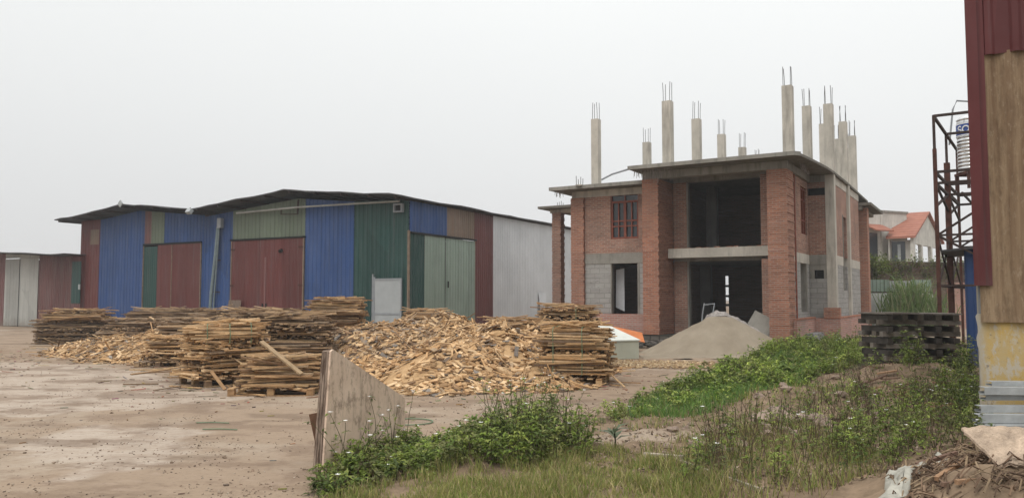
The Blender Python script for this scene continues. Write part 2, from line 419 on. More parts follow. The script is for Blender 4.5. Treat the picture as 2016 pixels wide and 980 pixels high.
k = t.mix(t.ramp(n_big, [(0.50, 0.0), (0.60, 0.8)]), (0.285, 0.214, 0.152), (0.345, 0.283, 0.218))     # dusty earth to bare concrete
pm = t.n.new("ShaderNodeMath"); pm.operation = 'MULTIPLY'; t.l.new(t.attr("Pale", "Fac"), pm.inputs[0]); t.l.new(t.ramp(n_str, [(0.30, 1.0), (0.72, 0.35)]), pm.inputs[1])
k = t.mix(pm.outputs[0], k, (0.415, 0.35, 0.288))
k = t.mix(t.ramp(n_mid, [(0.50, 0.0), (0.58, 0.7)]), k, (0.195, 0.138, 0.097))
k = t.mix(t.ramp(n_str, [(0.54, 0.0), (0.66, 0.5)]), k, (0.345, 0.265, 0.205))
k = t.mix(t.ramp(n_fine, [(0.52, 0.0), (0.70, 0.55)]), k, (0.17, 0.12, 0.085))
tm = t.n.new("ShaderNodeMath"); tm.operation = 'MULTIPLY'; t.l.new(sz.outputs[2], tm.inputs[0]); t.l.new(t.ramp(n_mid, [(0.36, 0.0), (0.6, 0.75)]), tm.inputs[1])
k = t.mix(tm.outputs[0], k, (0.165, 0.118, 0.084))
n_damp = t.noise(t.co((0.5, 1.3, 1)), 0.45, 6, 0.7)
k = t.mix(t.ramp(n_damp, [(0.55, 0.0), (0.60, 0.6)]), k, (0.155, 0.110, 0.078))
n_spk = t.noise(t.co((1, 1.6, 1)), 5.5, 5, 0.8)
k = t.mix(t.ramp(n_spk, [(0.66, 0.0), (0.72, 0.75)]), k, (0.10, 0.075, 0.055))
wv = t.noise(t.co((1.2, 3.0, 1)), 5.0, 5, 0.75)
wm = t.n.new("ShaderNodeMath"); wm.operation = 'MULTIPLY'; t.l.new(sz.outputs[1], wm.inputs[0]); t.l.new(t.ramp(wv, [(0.36, 0.0), (0.6, 1.0)]), wm.inputs[1])
k = t.mix(wm.outputs[0], k, (0.20, 0.135, 0.088))
soil = t.mix(t.ramp(t.noise(t.co(), 2.6, 6, 0.7), [(0.35, 0.0), (0.68, 1.0)]), (0.13, 0.092, 0.060), (0.27, 0.195, 0.13))
soil = t.mix(t.ramp(n_fine, [(0.5, 0.0), (0.72, 0.6)]), soil, (0.09, 0.068, 0.045))
k = t.mix(sz.outputs[0], k, soil)
hb = t.mix(0.5, n_fine, n_str)
t.bump(hb, 0.45, 0.03)
mg = t.out(k, 0.93, 0, 0.12)
me.materials.append(mg)
ground = bpy.data.objects.new("ground", me); col.objects.link(ground)
tag(ground, kind="structure")

# ------------------------------------------------------------------ corrugated sheet helper
def sheet(mb, ax, s0, s1, zb, zt, off, pitch=0.25, depth=0.03, sign=-1, kind='trap', thick=0.0):
    """ribbed sheet along axis ax ('x': on plane y=off, 'y': on plane x=off); sign = outward direction"""
    fb = zb if callable(zb) else (lambda s: zb); ft = zt if callable(zt) else (lambda s: zt)
    xs = []; s = s0
    prof = [(0.0, 0), (0.55, 0), (0.66, 1), (0.89, 1)] if kind == 'trap' else [(i / 6.0, 0.5 - 0.5 * math.cos(2 * math.pi * i / 6)) for i in range(6)]
    k0 = math.floor(s0 / pitch)
    k = k0
    while k * pitch < s1:
        for p, h in prof:
            q = (k + p) * pitch
            if s0 < q < s1: xs.append((q, h))
        k += 1
    xs = [(s0, 0)] + xs + [(s1, 0)]
    V = []
    for q, h in xs:
        o = off + sign * depth * h
        V.append((q, o, fb(q)) if ax == 'x' else (o, q, fb(q))); V.append((q, o, ft(q)) if ax == 'x' else (o, q, ft(q)))
    mb.add(V, [(2*i, 2*i+2, 2*i+3, 2*i+1) for i in range(len(xs) - 1)])
    return mb

# ------------------------------------------------------------------ big warehouse (two joined gabled sheds)
WO = gp(803, 664); WA = math.atan2(-1, 1.84)
W = Frame(WO, WA)
def roofz(prof):
    def f(x):
        for (xa, za_), (xb, zb_) in zip(prof[:-1], prof[1:]):
            if xa <= x <= xb: return za_ + (zb_ - za_) * (x - xa) / (xb - xa)
        return prof[0][1] if x < prof[0][0] else prof[-1][1]
    return f
def gable_roof(prof, y0, y1, parent, name='roof'):
    mb = MB(); f = roofz(prof); n = 26
    ys = [y0 + (y1 - y0) * (i / n) for i in range(n + 1)]
    pts = []
    for (xa, za_), (xb, zb_) in zip(prof[:-1], prof[1:]):
        for i in range(10): pts.append(xa + (xb - xa) * i / 10)
    pts.append(prof[-1][0])
    V = []; nn = len(pts)
    for y in ys:
        for x in pts:
            V.append((x, y, f(x) + 0.07 * fbm(x, y, 2.0, 0.45)))
    top = len(V)
    for p in list(V): V.append((p[0], p[1], p[2] - 0.05))
    fs = []
    for j in range(n):
        for i in range(nn - 1):
            a = j*nn+i; fs.append((a, a+1, a+nn+1, a+nn)); fs.append((top+a, top+a+nn, top+a+nn+1, top+a+1))
    for i in range(nn - 1):
        fs.append((i, top+i, top+i+1, i+1)); b = n*nn; fs.append((b+i, b+i+1, top+b+i+1, top+b+i))
    for j in range(n):
        a = j*nn; fs.append((a, a+nn, top+a+nn, top+a)); b = a+nn-1; fs.append((b, top+b, top+b+nn, b+nn))
    mb.add(V, fs)
    r = mb.build(name, M['roof'], parent)
    for k, (x, z) in enumerate([(prof[0][0] + (prof[-1][0] - prof[0][0]) * q, 0) for q in (0.03, 0.14, 0.26, 0.38, 0.5, 0.62, 0.74, 0.86, 0.97)]):
        p = MB().box(x - 0.03, x + 0.03, y0 + 0.04, y1 - 0.1, f(x) - 0.16, f(x) - 0.065)
        p.build('purlin', M['darksteel'], r)
    return r
def panel(parent, matk, label, ax, s0, s1, zb, zt, off, sign=-1, pitch=0.25, depth=0.028, kind='trap', name='wall_panel'):
    o = sheet(MB(), ax, s0, s1, zb, zt, off, pitch, depth, sign, kind).build(name, M[matk], parent)
    if label: o['label'] = label
    return o

big = thing('warehouse', 'large patched metal warehouse with pale green side door and silver cladding', 'warehouse', WO, WA)
PR = [(-12.75, 6.24), (-6.5, 6.80), (0.35, 6.10)]
rf = roofz(PR); top = lambda x: rf(x) - 0.09 - 0.24 * max(0.0, min(1.0, -x / 3.0))
gable_roof(PR, -1.0, 24, big)
HD = 4.60
panel(big, 'blue', 'blue corrugated panel beside the downpipe', 'x', -12.9, -10.85, 0, top, 0)
panel(big, 'ugreen', 'dull green panel above the large door', 'x', -10.84, -6.03, HD + 0.04, top, 0.0)
panel(big, 'blue', 'blue corrugated panel right of the large door', 'x', -6.02, -3.06, 0, top, 0)
panel(big, 'dgreen', 'dark green corrugated panel at the corner', 'x', -3.05, 0.0, 0, top, 0)
d1 = panel(big, 'red', 'wide faded red sheet door leaf', 'x', -10.83, -8.52, 0.06, HD - 0.04, -0.05, name='door', pitch=0.11, depth=0.014)
d2 = panel(big, 'red', 'faded red sheet door leaf with dark hole near the top', 'x', -8.49, -6.10, 0.06, HD - 0.02, -0.06, name='door', pitch=0.11, depth=0.014)
MB().box(-10.95, -5.98, -0.10, -0.01, HD - 0.03, HD + 0.05).build('door_rail', M['void'], big)
MB().box(-6.10, -6.03, -0.07, 0.0, 0, HD - 0.04).build('door_post', M['post'], big)
MB().box(-10.9, -10.84, -0.07, 0.0, 0, HD - 0.04).build('door_post', M['post'], big)
MB().tube([(-7.45, -0.08, 4.0), (-7.42, -0.22, 3.95)], 0.09, 8).build('spout', M['void'], d2)
MB().box(-8.56, -8.46, -0.085, -0.066, 0.1, 3.7).build('seam_strip', M['rosy'], d2)
for dd, xx in ((d1, -8.62), (d2, -8.38)):
    MB().box(xx - .03, xx + .03, -.13, -.085, 1.15, 1.45).build('handle', M['void'], dd)
for z_ in (0.5, 2.3, 4.1):
    MB().box(-10.86, -10.6, -.105, -.07, z_, z_ + .07).build('hinge', M['rustmetal'], d1); MB().box(-6.33, -6.07, -.11, -.08, z_, z_ + .07).build('hinge', M['rustmetal'], d2)
# pale pipe and little vent under the eaves
MB().tube([(-10.3, -0.30, 5.93), (-6.3, -0.32, 6.0), (-3.0, -0.30, 5.98), (-0.3, -0.28, 5.95)], 0.045, 8).build('eaves_pipe', M['pipe'], big)
br = MB(); br.bar((-7.3, -0.3, 5.72), (-6.25, -0.3, 5.68), 0.04); br.bar((-6.25, -0.3, 5.66), (-6.2, -0.3, 6.35), 0.06); br.bar((-7.3,-0.3,5.7),(-7.3,-0.3,5.93),.04)
br.build('pipe_bracket', M['darksteel'], big)
vb = MB(); vb.box(-0.70, -0.64, -0.22, -0.02, 5.48, 5.86); vb.box(-0.30, -0.24, -0.22, -0.02, 5.48, 5.86)
vb.box(-0.64, -0.30, -0.22, -0.02, 5.80, 5.86); vb.box(-0.64, -0.30, -0.22, -0.02, 5.48, 5.54)
vent = vb.build('vent_box', M['grey'], big)
MB().box(-0.635, -0.305, -0.10, -0.02, 5.545, 5.795).build('vent_opening', M['void'], vent)
# side wall
SD = 4.58
sz_top = lambda y: 5.99
MB().box(-0.03, 0.05, -0.06, 0.05, 0, SD + 0.1).build('corner_post', M['post'], big)
panel(big, 'blue', 'blue panel above the side door', 'y', 0.06, 3.05, SD + 0.04, sz_top, 0.0, 1)
panel(big, 'brown', 'rusted brown panel above the side door', 'y', 3.06, 5.55, SD + 0.03, sz_top, 0.0, 1, 0.18)
panel(big, 'red', 'dark red corrugated strip beside the side door', 'y', 5.56, 7.38, 0, sz_top, 0.0, 1, 0.2)
panel(big, 'silver', 'silver corrugated cladding of the side wall', 'y', 7.39, 23.9, 0, sz_top, 0.0, 1, 0.19, 0.03, 'sine')
panel(big, 'dgreen', 'dark green fixed leaf of the side door', 'y', 0.07, 1.14, 0, SD - 0.02, 0.02, 1, 0.2, name='door')
panel(big, 'lgreen', 'pale green door leaf', 'y', 1.15, 2.82, 0.03, SD - 0.03, 0.05, 1, 0.24, 0.016, name='door')
sl = panel(big, 'lgreen', 'pale green door leaf', 'y', 2.88, 5.50, 0.03, SD - 0.05, 0.05, 1, 0.24, 0.016, name='door')
MB().box(0.075, 0.10, 3.02, 3.1, 2.2, 2.5).build('handle', M['void'], sl)
MB().box(0.01, 0.04, 2.815, 2.885, 0.0, SD - 0.02).build('door_gap', M['void'], big)
MB().box(0.01, 0.12, 0.06, 5.6, SD - 0.03, SD + 0.05).build('door_rail', M['void'], big)
MB().box(0.01, 0.06, 5.50, 5.56, 0.0, SD - 0.03).build('door_post', M['post'], big)
MB().box(-12.9, 0, 23.9, 23.95, 0, 6.0).build('rear_wall', M['red'], big)
MB().box(-12.95, -12.905, 0.05, 23.9, 0, 6.0).build('partition', M['red'], big)
# loose silver sheets leaning on the cladding are their own things
for i, (ya, w_, h_, ln, lab) in enumerate([(12.6, .9, 2.0, 0.25, 'loose silver sheet leaning against the silver cladding by the brick house')]):
    o = sheet(MB(), 'y', ya, ya + w_, 0.0, h_, 0, 0.12, 0.02, 1, 'sine').build('leaning_sheet', M['silver'])
    o.matrix_world = Matrix.Translation(WO) @ Matrix.Rotation(WA, 4, 'Z') @ Matrix.Translation((ln, 0, 0.01)) @ Matrix.Rotation(-math.asin((ln - 0.06) / h_), 4, 'Y')
    tag(o, lab, 'metal sheet')

small = thing('warehouse', 'lower blue and red gabled metal shed left of the large warehouse', 'warehouse', W.w(-23.2, 0), WA)
SX = lambda x: x + 23.2
PL = [(-23.95 + 23.2, 6.14), (-18.1 + 23.2, 6.76), (-12.6 + 23.2, 6.22)]
rf2 = roofz(PL); top2 = lambda x: rf2(x) - 0.07 - 0.20 * max(0.0, min(1.0, x / 2.0))
gable_roof(PL, -1.15, 24, small)
panel(small, 'red', 'red corrugated panel at the left corner', 'x', 0.0, SX(-21.46), 0, top2, 0)
panel(small, 'brown', 'small rusty patch on the red panel', 'x', 0.95, SX(-21.5), 4.75, 5.6, -0.035, -1, 0.2)
panel(small, 'blue', 'wide blue corrugated panel', 'x', SX(-21.45), SX(-17.61), 0, top2, 0)
panel(small, 'rosy', 'narrow red panel above the door', 'x', SX(-17.6), SX(-17.08), HD + 0.03, top2, 0)
panel(small, 'ugreen', 'dull green panel above the door', 'x', SX(-17.07), SX(-16.01), HD + 0.03, top2, 0)
panel(small, 'blue', 'blue panel above the door', 'x', SX(-16.0), SX(-13.11), HD + 0.03, top2, 0)
panel(small, 'blue', 'narrow blue panel right of the door', 'x', SX(-13.10), SX(-12.91), 0, top2, 0)
panel(small, 'dgreen', 'dark green strip of the door', 'x', SX(-17.53), SX(-16.46), 0.04, HD - 0.12, -0.05, name='door', pitch=0.16, depth=0.02)
panel(small, 'red', 'red leaf of the door', 'x', SX(-16.45), SX(-15.32), 0.04, HD - 0.05, -0.05, name='door', pitch=0.11, depth=0.012)
panel(small, 'red', 'wide red leaf of the door', 'x', SX(-15.27), SX(-13.12), 0.04, HD - 0.03, -0.055, name='door', pitch=0.11, depth=0.012)
MB().box(SX(-17.62), SX(-13.08), -0.09, -0.01, HD - 0.05, HD + 0.04).build('door_rail', M['void'], small)
for xx in (-17.58, -15.295, -13.08): MB().box(SX(xx) - 0.022, SX(xx) + 0.022, -0.085, -0.0, 0, HD - 0.06).build('door_post', M['post'], small)
MB().box(-0.03, 0.0, 0.02, 23.9, 0, 6.1).build('side_wall', M['red'], small)
MB().box(0, 10.2, 23.9, 23.95, 0, 6.1).build('rear_wall', M['red'], small)
def ridge_cap(x, z, parent, s=0.2):
    MB().slab([(x, -1.19, z + s), (x + s, -1.19, z), (x, -1.19, z - s), (x - s, -1.19, z)], (0, 1, 0), 0.06).build('ridge_cap', M['panelw'], parent)
ridge_cap(SX(-18.1), 6.76, small)
# floodlight at the valley, downpipe between the sheds
fl = thing('floodlight', 'small pale floodlight hung in the roof valley between the two sheds', 'floodlight', W.w(-12.68, -1.12, 6.06), WA)
MB().obox((0, -0.05, 0), Vector((1,0,0)), Vector((0,0.8,-0.6)), Vector((0,0.6,0.8)), 0.15, 0.1, 0.12).build('lamp_head', M['panelw'], fl)
MB().bar((0, 0, 0.05), (0, 0, 0.2), 0.04).build('bracket', M['darksteel'], fl)
dp = thing('downpipe', 'blue grey downpipe with a box head on the blue panel between the two doors', 'pipe', W.w(-11.75, -0.14, 0), WA)
MB().tube([(-0.42, -0.12, 0.0), (-0.28, -0.1, 2.0), (-0.08, -0.04, 4.2), (0.0, -0.02, 5.3)], 0.085, 10).build('pipe', M['bluegrey'], dp)
MB().tube([(-0.18, -0.1, 0.0), (-0.06, -0.08, 2.2), (0.1, -0.02, 5.4)], 0.035, 8).build('thin_pipe', M['bluegrey'], dp)
MB().box(0.02, 0.28, -0.12, 0.08, 5.25, 5.75).build('pipe_head', M['grey'], dp)
for z in (2.0, 3.6): MB().box(-0.34, 0.1, 0.06, 0.11, z, z + 0.05).build('clip', M['darksteel'], dp)

# low shed at far left
low = thing('shed', 'low red metal shed with a white double door at the far left', 'shed', W.w(-22.72, -0.22), WA)
LX = lambda x: x + 22.72
lz = lambda x: 4.12 + 0.0 * x
lowr = MB()
V = []; LN = 40
for j, (y, dz) in enumerate([(-1.1, 0.0), (0.6, -0.02), (6.0, -0.3)]):
    for i in range(LN + 1):
        x = -18.0 * (1 - i / LN) + 0.05
        V.append((x, y, 4.22 + dz + max(0, -x - 1.5) * 0.052 + 0.02 * math.sin(x * 1.3)))
b = len(V); V += [(p[0], p[1], p[2] - 0.05) for p in V]
fs = []
for j in range(2):
    for i in range(LN):
        a = j*(LN+1)+i; fs += [(a, a+1, a+LN+2, a+LN+1), (b+a, b+a+LN+1, b+a+LN+2, b+a+1)]
for i in range(LN): fs.append((i, b+i, b+i+1, i+1))
fs += [(LN, b+LN, b+2*LN+1, 2*LN+1), (2*LN+1, b+2*LN+1, b+3*LN+2, 3*LN+2)]
lowr.add(V, fs); lowr.build('roof', M['roof'], low)
ltop = lambda x: 4.12 + max(0, -x - 1.5) * 0.052
panel(low, 'rosy', None, 'x', LX(-40), LX(-30.27), 0, ltop, 0, -1, 0.2)
panel(low, 'white', 'white sheet door leaf', 'x', LX(-30.24), LX(-28.74), 0.03, 4.10, -0.03, -1, 0.3, 0.01, name='door')
panel(low, 'white', 'wider white sheet door leaf with a brown scuff', 'x', LX(-28.68), LX(-26.80), 0.03, 4.12, -0.03, -1, 0.3, 0.01, name='door')
MB().box(LX(-28.74), LX(-28.68), -0.035, -0.02, 0, 4.1).build('door_gap', M['void'], low)
panel(low, 'white', None, 'x', LX(-30.26), LX(-26.79), 4.14, ltop, 0, -1, 0.3, 0.01)
panel(low, 'rosy', 'red corrugated panel with pale ribs', 'x', LX(-26.78), LX(-23.58), 0, ltop, 0, -1, 0.17, 0.035)
panel(low, 'rosy', None, 'x', LX(-23.57), 0.0, 0, 1.40, 0, -1, 0.17)
panel(low, 'dgreen', 'dark green sheet at the right end', 'x', LX(-23.57), 0.0, 1.42, 3.80, -0.03, -1, 0.3, 0.012)
panel(low, 'red', None, 'x', LX(-23.57), 0.0, 3.82, ltop, 0, -1, 0.17)
MB().box(-18, -0.05, 2.9, 3.0, 0, 4.2).build('rear_wall', M['red'], low)
MB().box(-0.15, 0.0, -0.07, -0.03, 2.2, 2.5).build('notice_sheet', M['panelw'], low)
MB().box(-0.03, -0.0, 0.01, 6, 0, 4.2).build('end_wall', M['red'], low)

# framed white door standing against the green panel; rusty sheet on the big red door
wd = thing('framed_panel', 'pale grey framed door panel standing against the dark green warehouse corner', 'door panel', W.w(-1.03, -0.12), WA)
fr = MB(); fr.box(-0.78, -0.70, -0.03, 0.03, 0.02, 2.65); fr.box(0.70, 0.77, -0.03, 0.03, 0.02, 2.58); fr.box(-0.70, 0.70, -0.03, 0.03, 2.50, 2.58)
fr.box(-0.70, 0.70, -0.03, 0.03, 0.98, 1.05); fr.box(-0.70, 0.70, -0.03, 0.03, 0.02, 0.1)
fr.build('frame', M['grey'], wd)
MB().box(-0.698, 0.698, -0.012, 0.012, 1.052, 2.498).build('pane', M['panelw'], wd)
MB().box(-0.698, 0.698, -0.012, 0.012, 0.102, 0.978).build('pane', M['panelw'], wd)
MB().box(-0.84, -0.785, -0.05, 0.02, 0.0, 2.78).build('side_post', M['grey'], wd)
rs = sheet(MB(), 'x', -0.45, 0.42, 0.0, 1.62, 0, 0.11, 0.02).build('leaning_sheet', M['brown'], loc=W.w(-10.35, -0.42, 0.0), rotz=WA)
rs.rotation_euler = (R(-7), 0, WA)
tag(rs, 'small rusty corrugated sheet leaning on the big red door', 'metal sheet')

# ------------------------------------------------------------------ unfinished brick house
hc = at(1555, 640, 26.0)
HO = (hc[0], hc[1], 0.0); HA = -0.54
H = Frame(HO, HA)
hx = lambda px, y, py=550: H.onx(px, py, y)[0]
hz = lambda px, py, y: H.onx(px, py, y)[1]
house = thing('brick_house', 'unfinished two storey brick house with bare concrete columns rising above its roof', 'house', HO, HA)
def hbox(name, mk, *b, parent=None, label=None):
    o = MB().box(*b).build(name, M[mk], parent or house)
    if label: o['label'] = label
    return o
# front pillars: every course of bricks laid by itself, slightly out of line
def pillar(x0, x1, y0, y1, z0, z1, label, mk='pbrick', jit=.008):
    mb = MB(); z = z0; k = 0
    while z < z1 - .01:
        zt = min(z1, z + .07); j = lambda: rnd.uniform(-jit, jit); e_ = (.012 if (k // 2) % 2 else -.012)
        mb.box(x0 + j(), x1 + j() + e_, y0 + j(), y1 + j(), z, zt - .009)
        mb.box(x0 + .02, x1 - .02, y0 + .02, y1 - .02, zt - .009, zt)
        z += .07; k += 1
    o = mb.build('pillar', M[mk], house); o['label'] = label
    return o
pillar(-0.65, 0.0, 0.0, 1.0, -0.1, 5.97, label='wide brick pillar at the right corner')
pillar(-5.05, -4.45, 0.0, 1.55, 0.42, 5.975, label='brick pillar between the wing and the open bays')
hbox('foundation', 'stone', -9.0, -0.66, 0.04, 1.7, -0.2, 0.415)
# recessed bays
Y1 = 1.6
XL, XR_ = -3.95, -1.1
hbox('wall', 'brick', -4.45, XL, Y1, Y1 + 0.25, 0.42, 3.05); hbox('wall', 'brick', -4.45, XL, Y1, Y1 + 0.25, 3.52, 5.98)
hbox('wall', 'brick', XR_, -0.45, Y1 - 0.62, Y1 + 0.25, 0.42, 3.05); hbox('wall', 'brick', XR_, -0.45, Y1 - 0.62, Y1 + 0.25, 3.52, 5.98)
hbox('jamb', 'concd', XL, XL + 0.06, Y1 + 0.02, Y1 + 0.25, 0.5, 3.05); hbox('jamb', 'concd', XL, XL + 0.06, Y1 + 0.02, Y1 + 0.25, 3.52, 5.95)
hbox('jamb', 'concd', XR_ - 0.05, XR_, Y1 + 0.02, Y1 + 0.25, 0.5, 3.05); hbox('jamb', 'concd', XR_ - 0.05, XR_, Y1 + 0.02, Y1 + 0.25, 3.52, 5.95)
hbox('balcony_slab', 'conc', -4.44, -0.72, 0.95, Y1 + 0.3, 3.16, 3.50, label='pale concrete balcony slab across the open bays')
hbox('balcony_beam', 'concd', -4.44, -0.68, Y1 + 0.02, Y1 + 0.3, 3.05, 3.157)
bb = MB()
for i in range(9):
    x = -4.2 + i * 0.36 + rnd.uniform(-.1, .1); bb.box(x, x + rnd.uniform(0.1, .25), 1.2, 1.35, 3.503, 3.53 + rnd.random() * 0.03)
bb.build('brick_course', M['pbrick'], house)
# floors, inner walls
hbox('floor', 'inner', -8.2, 0.4, 1.86, 14.0, 0.2, 0.48)
hbox('floor', 'inner', -8.0, -0.15, 1.91, 14.0, 3.1, 3.3)
iw = MB(); Yb = 8.6
sx0, sx1 = hx(1426, Yb), hx(1434, Yb)
iw.box(-5.0, sx0, Yb, Yb + 0.2, 0.48, 3.1); iw.box(sx1, -0.2, Yb, Yb + 0.2, 0.48, 3.1); iw.box(sx0, sx1, Yb, Yb + 0.2, 0.48, 0.75); iw.box(sx0, sx1, Yb, Yb + 0.2, 2.7, 3.1)
iw.box(-5.0, -0.2, Yb, Yb + 0.2, 3.3, 6.243)
iw.build('inner_wall', M['ibrick'], house)
for z in (1.35, 1.75, 2.2): hbox('window_bar', 'inner', sx0, sx1, Yb + 0.05, Yb + 0.12, z, z + 0.1)
hbox('inner_wall', 'ibrick', -5.05, -4.9, 1.86, 8.6, 0.48, 3.1); hbox('inner_wall', 'ibrick', -5.05, -4.9, 1.92, 8.6, 3.3, 6.243)
hbox('inner_wall', 'ibrick', -0.34, -0.21, 4.4, 8.6, 0.48, 3.1); hbox('inner_wall', 'ibrick', -0.34, -0.21, 4.4, 8.6, 3.3, 5.978)
hbox('inner_column', 'inner', hx(1392, 5.0), hx(1412, 5.0), 5.0, 5.3, 3.3, 6.24); hbox('inner_column', 'inner', hx(1378, 6.0), hx(1398, 6.0), 6.0, 6.3, 0.48, 3.1)
# beams and main roof
hbox('beam', 'concd', -5.06, 0.01, 0.06, 0.42, 5.98, 6.24, label='front beam under the main roof')
hbox('beam', 'concd', -4.44, -0.5, Y1 + 0.0, Y1 + 0.28, 5.985, 6.24)
hbox('beam', 'concd', -0.34, 0.0, 0.43, 4.0, 5.98, 6.24)
roofp = [(-5.25, -0.78), (0.40, -0.78), (0.55, -0.55), (0.70, 1.0), (0.82, 2.6), (0.86, 4.0), (0.86, 7.0), (0.75, 14.2), (-8.4, 14.2), (-8.4, 8.8), (-5.25, 8.8)]
MB().prism(roofp, 6.245, lambda p: 6.33).build('roof_slab', M['slab'], house)
lip = MB(); lip.prism([(-5.27, -0.80), (0.41, -0.80), (0.57, -0.56), (0.55, -0.53), (0.40, -0.76), (-5.27, -0.76)], 6.24, 6.37)
lip.build('roof_edge', M['concd'], house)
hb_ = MB(); bx = [-2.6, -1.9, -1.4, -0.6]
hb_.box(hx(1352, 0.0), hx(1420, 0.0), -0.55, -0.2, 6.332, 6.40); hb_.build('concrete_patch', M['conc'], house)
# wing
YW = 1.0
wl0, wl1 = hx(1127, YW), hx(1152, YW)
wr = -5.05
zlb, zlt, zpl = hz(1152, 520, YW), hz(1152, 500, YW), hz(1152, 617, YW)
pillar(wl0, wl1, YW - 0.12, YW + 0.5, 0.3, 5.6, label='brick pillar at the left end of the wing')
u0, u1, uz0, uz1 = hx(1203, YW), hx(1258, YW), hz(1204, 471, YW), hz(1230, 374, YW)
l0, l1, lz0, lz1 = hx(1202, YW), hx(1260, YW), zpl, zlb
wm_ = MB(); wm_.box(wl1, u0, YW, YW + .22, zlt, 5.6); wm_.box(u1, wr, YW, YW + .22, zlt, 5.6); wm_.box(u0, u1, YW, YW + .22, zlt, uz0); wm_.box(u0, u1, YW, YW + .22, uz1, 5.6)
wm_.build('wall', M['brick'], house)['label'] = 'brick upper wall of the wing'
hbox('wall', 'block', wl1, l0, YW, YW + .22, lz0, lz1, label='grey block lower wall of the wing')
hbox('wall', 'block', l1, wr, YW, YW + .22, lz0, lz1)
hbox('lintel', 'concd', wl1, wr, YW - 0.02, YW + .22, zlb, zlt)
hbox('plinth', 'plinth', wl1, wr, YW - 0.3, YW + .22, 0.417, zpl, label='brick plinth under the wing window')
hbox('beam', 'conc', wl0, wr, YW - 0.02, YW + 0.26, 5.602, 5.86, label='pale beam under the wing roof')
hbox('wing_roof', 'slab', wl0 - 0.62, -5.06, YW - 0.72, 9.0, 5.87, 5.97)
MB().box(wl0 - 0.64, -5.06, YW - 0.74, YW - 0.70, 5.865, 6.0).build('roof_edge', M['concd'], house)
hbox('side_wall', 'brick', wl0, wl0 + 0.22, YW + .5, 8.6, 0.3, 5.86)
hbox('rear_wall', 'brick', wl0, -5.0, 8.62, 8.8, 0.3, 5.86)
# wing window with red brown frame
win = MB(); cw = (u1 - u0)
def frame_bars(mb, x0, x1, z0, z1, y, t=0.055, d=0.07):
    mb.box(x0, x0 + t, y, y + d, z0, z1); mb.box(x1 - t, x1, y, y + d, z0, z1); mb.box(x0 + t, x1 - t, y, y + d, z0, z0 + t); mb.box(x0 + t, x1 - t, y, y + d, z1 - t, z1)
zt1 = uz1 - 0.40
frame_bars(win, u0, u1, uz0, zt1, YW + 0.05, 0.075)
for k in (0.27, 0.5, 0.74): win.box(u0 + cw * k - (0.05 if k == .5 else 0.022), u0 + cw * k + (0.05 if k == .5 else 0.022), YW + 0.052, YW + 0.11, uz0 + 0.075, zt1 - 0.075)
for zz in (uz0 + 0.46, uz0 + 0.66): win.box(u0 + 0.075, u1 - 0.075, YW + 0.045, YW + 0.1, zz, zz + 0.05)
win.box(u0, u0 + .04, YW + .05, YW + .12, zt1, uz1); win.box(u1 - .04, u1, YW + .05, YW + .12, zt1, uz1); win.box(u0 + cw * .49, u0 + cw * .52, YW + .05, YW + .1, zt1, uz1)
wo = win.build('window', M['winwood'], house); wo['label'] = 'red brown wooden window with small panes'
MB().box(u0, u1, YW + 0.125, YW + 0.14, uz0, uz1).build('pane', M['glass'], wo)
hbox('window_jamb', 'concd', l0, l0 + 0.04, YW + 0.005, YW + .22, lz0, lz1); hbox('window_jamb', 'concd', l1 - 0.1, l1, YW - 0.004, YW + .22, lz0, lz1)
MB().slab([(hx(1212, 1.6), 1.6, 1.35), (hx(1228, 1.6), 1.65, 1.2), (hx(1228, 1.6), 1.65, 2.85), (hx(1213, 1.6), 1.6, 2.8)], (0, 1, 0), 0.02).build('curtain', M['cotton'], house)
hbox('inner_wall', 'ibrick', wl1, -5.05, 4.4, 4.55, 0.48, 5.8)
# side (right) elevation
xw = -0.1
wy0, wy1 = H.ony(1576, 400, xw)[0], H.ony(1588, 400, xw)[0]
by0, by1 = H.ony(1577, 570, xw)[0], H.ony(1590, 570, xw)[0]
sw = MB()
sw.box(xw - .2, xw, 1.0, wy0, 3.3, 5.98); sw.box(xw - .2, xw, wy1, 4.0, 3.3, 5.98); sw.box(xw - .2, xw, wy0, wy1, 3.3, 4.0); sw.box(xw - .2, xw, wy0, wy1, 5.72, 5.98)
sw.build('side_wall', M['brick'], house)
sb = MB(); sb.box(xw - .2, xw, 1.0, by0, 0.3, 2.95); sb.box(xw - .2, xw, by1, 4.0, 0.3, 2.95); sb.box(xw - .2, xw, by0, by1, 0.3, 1.2)
sb.build('side_wall', M['block'], house)['label'] = 'grey block lower side wall'
hbox('lintel', 'conc', xw - .2, xw + 0.015, 1.0, 4.0, 2.953, 3.297)
sw_w = MB()
for a in np.linspace(wy0, wy1, 4): sw_w.box(xw - .12, xw - .06, a - .03, a + .03, 4.0, 5.72)
for z in (4.0, 4.5, 5.25, 5.66): sw_w.box(xw - .115, xw - .065, wy0, wy1, z, z + .055)
so = sw_w.build('window', M['winwood'], house)
MB().box(xw - .16, xw - .14, wy0, wy1, 4.0, 5.72).build('pane', M['glass'], so)
hbox('window_jamb', 'concd', xw - .2, xw + .004, by1 - 0.16, by1, 1.2, 2.95)
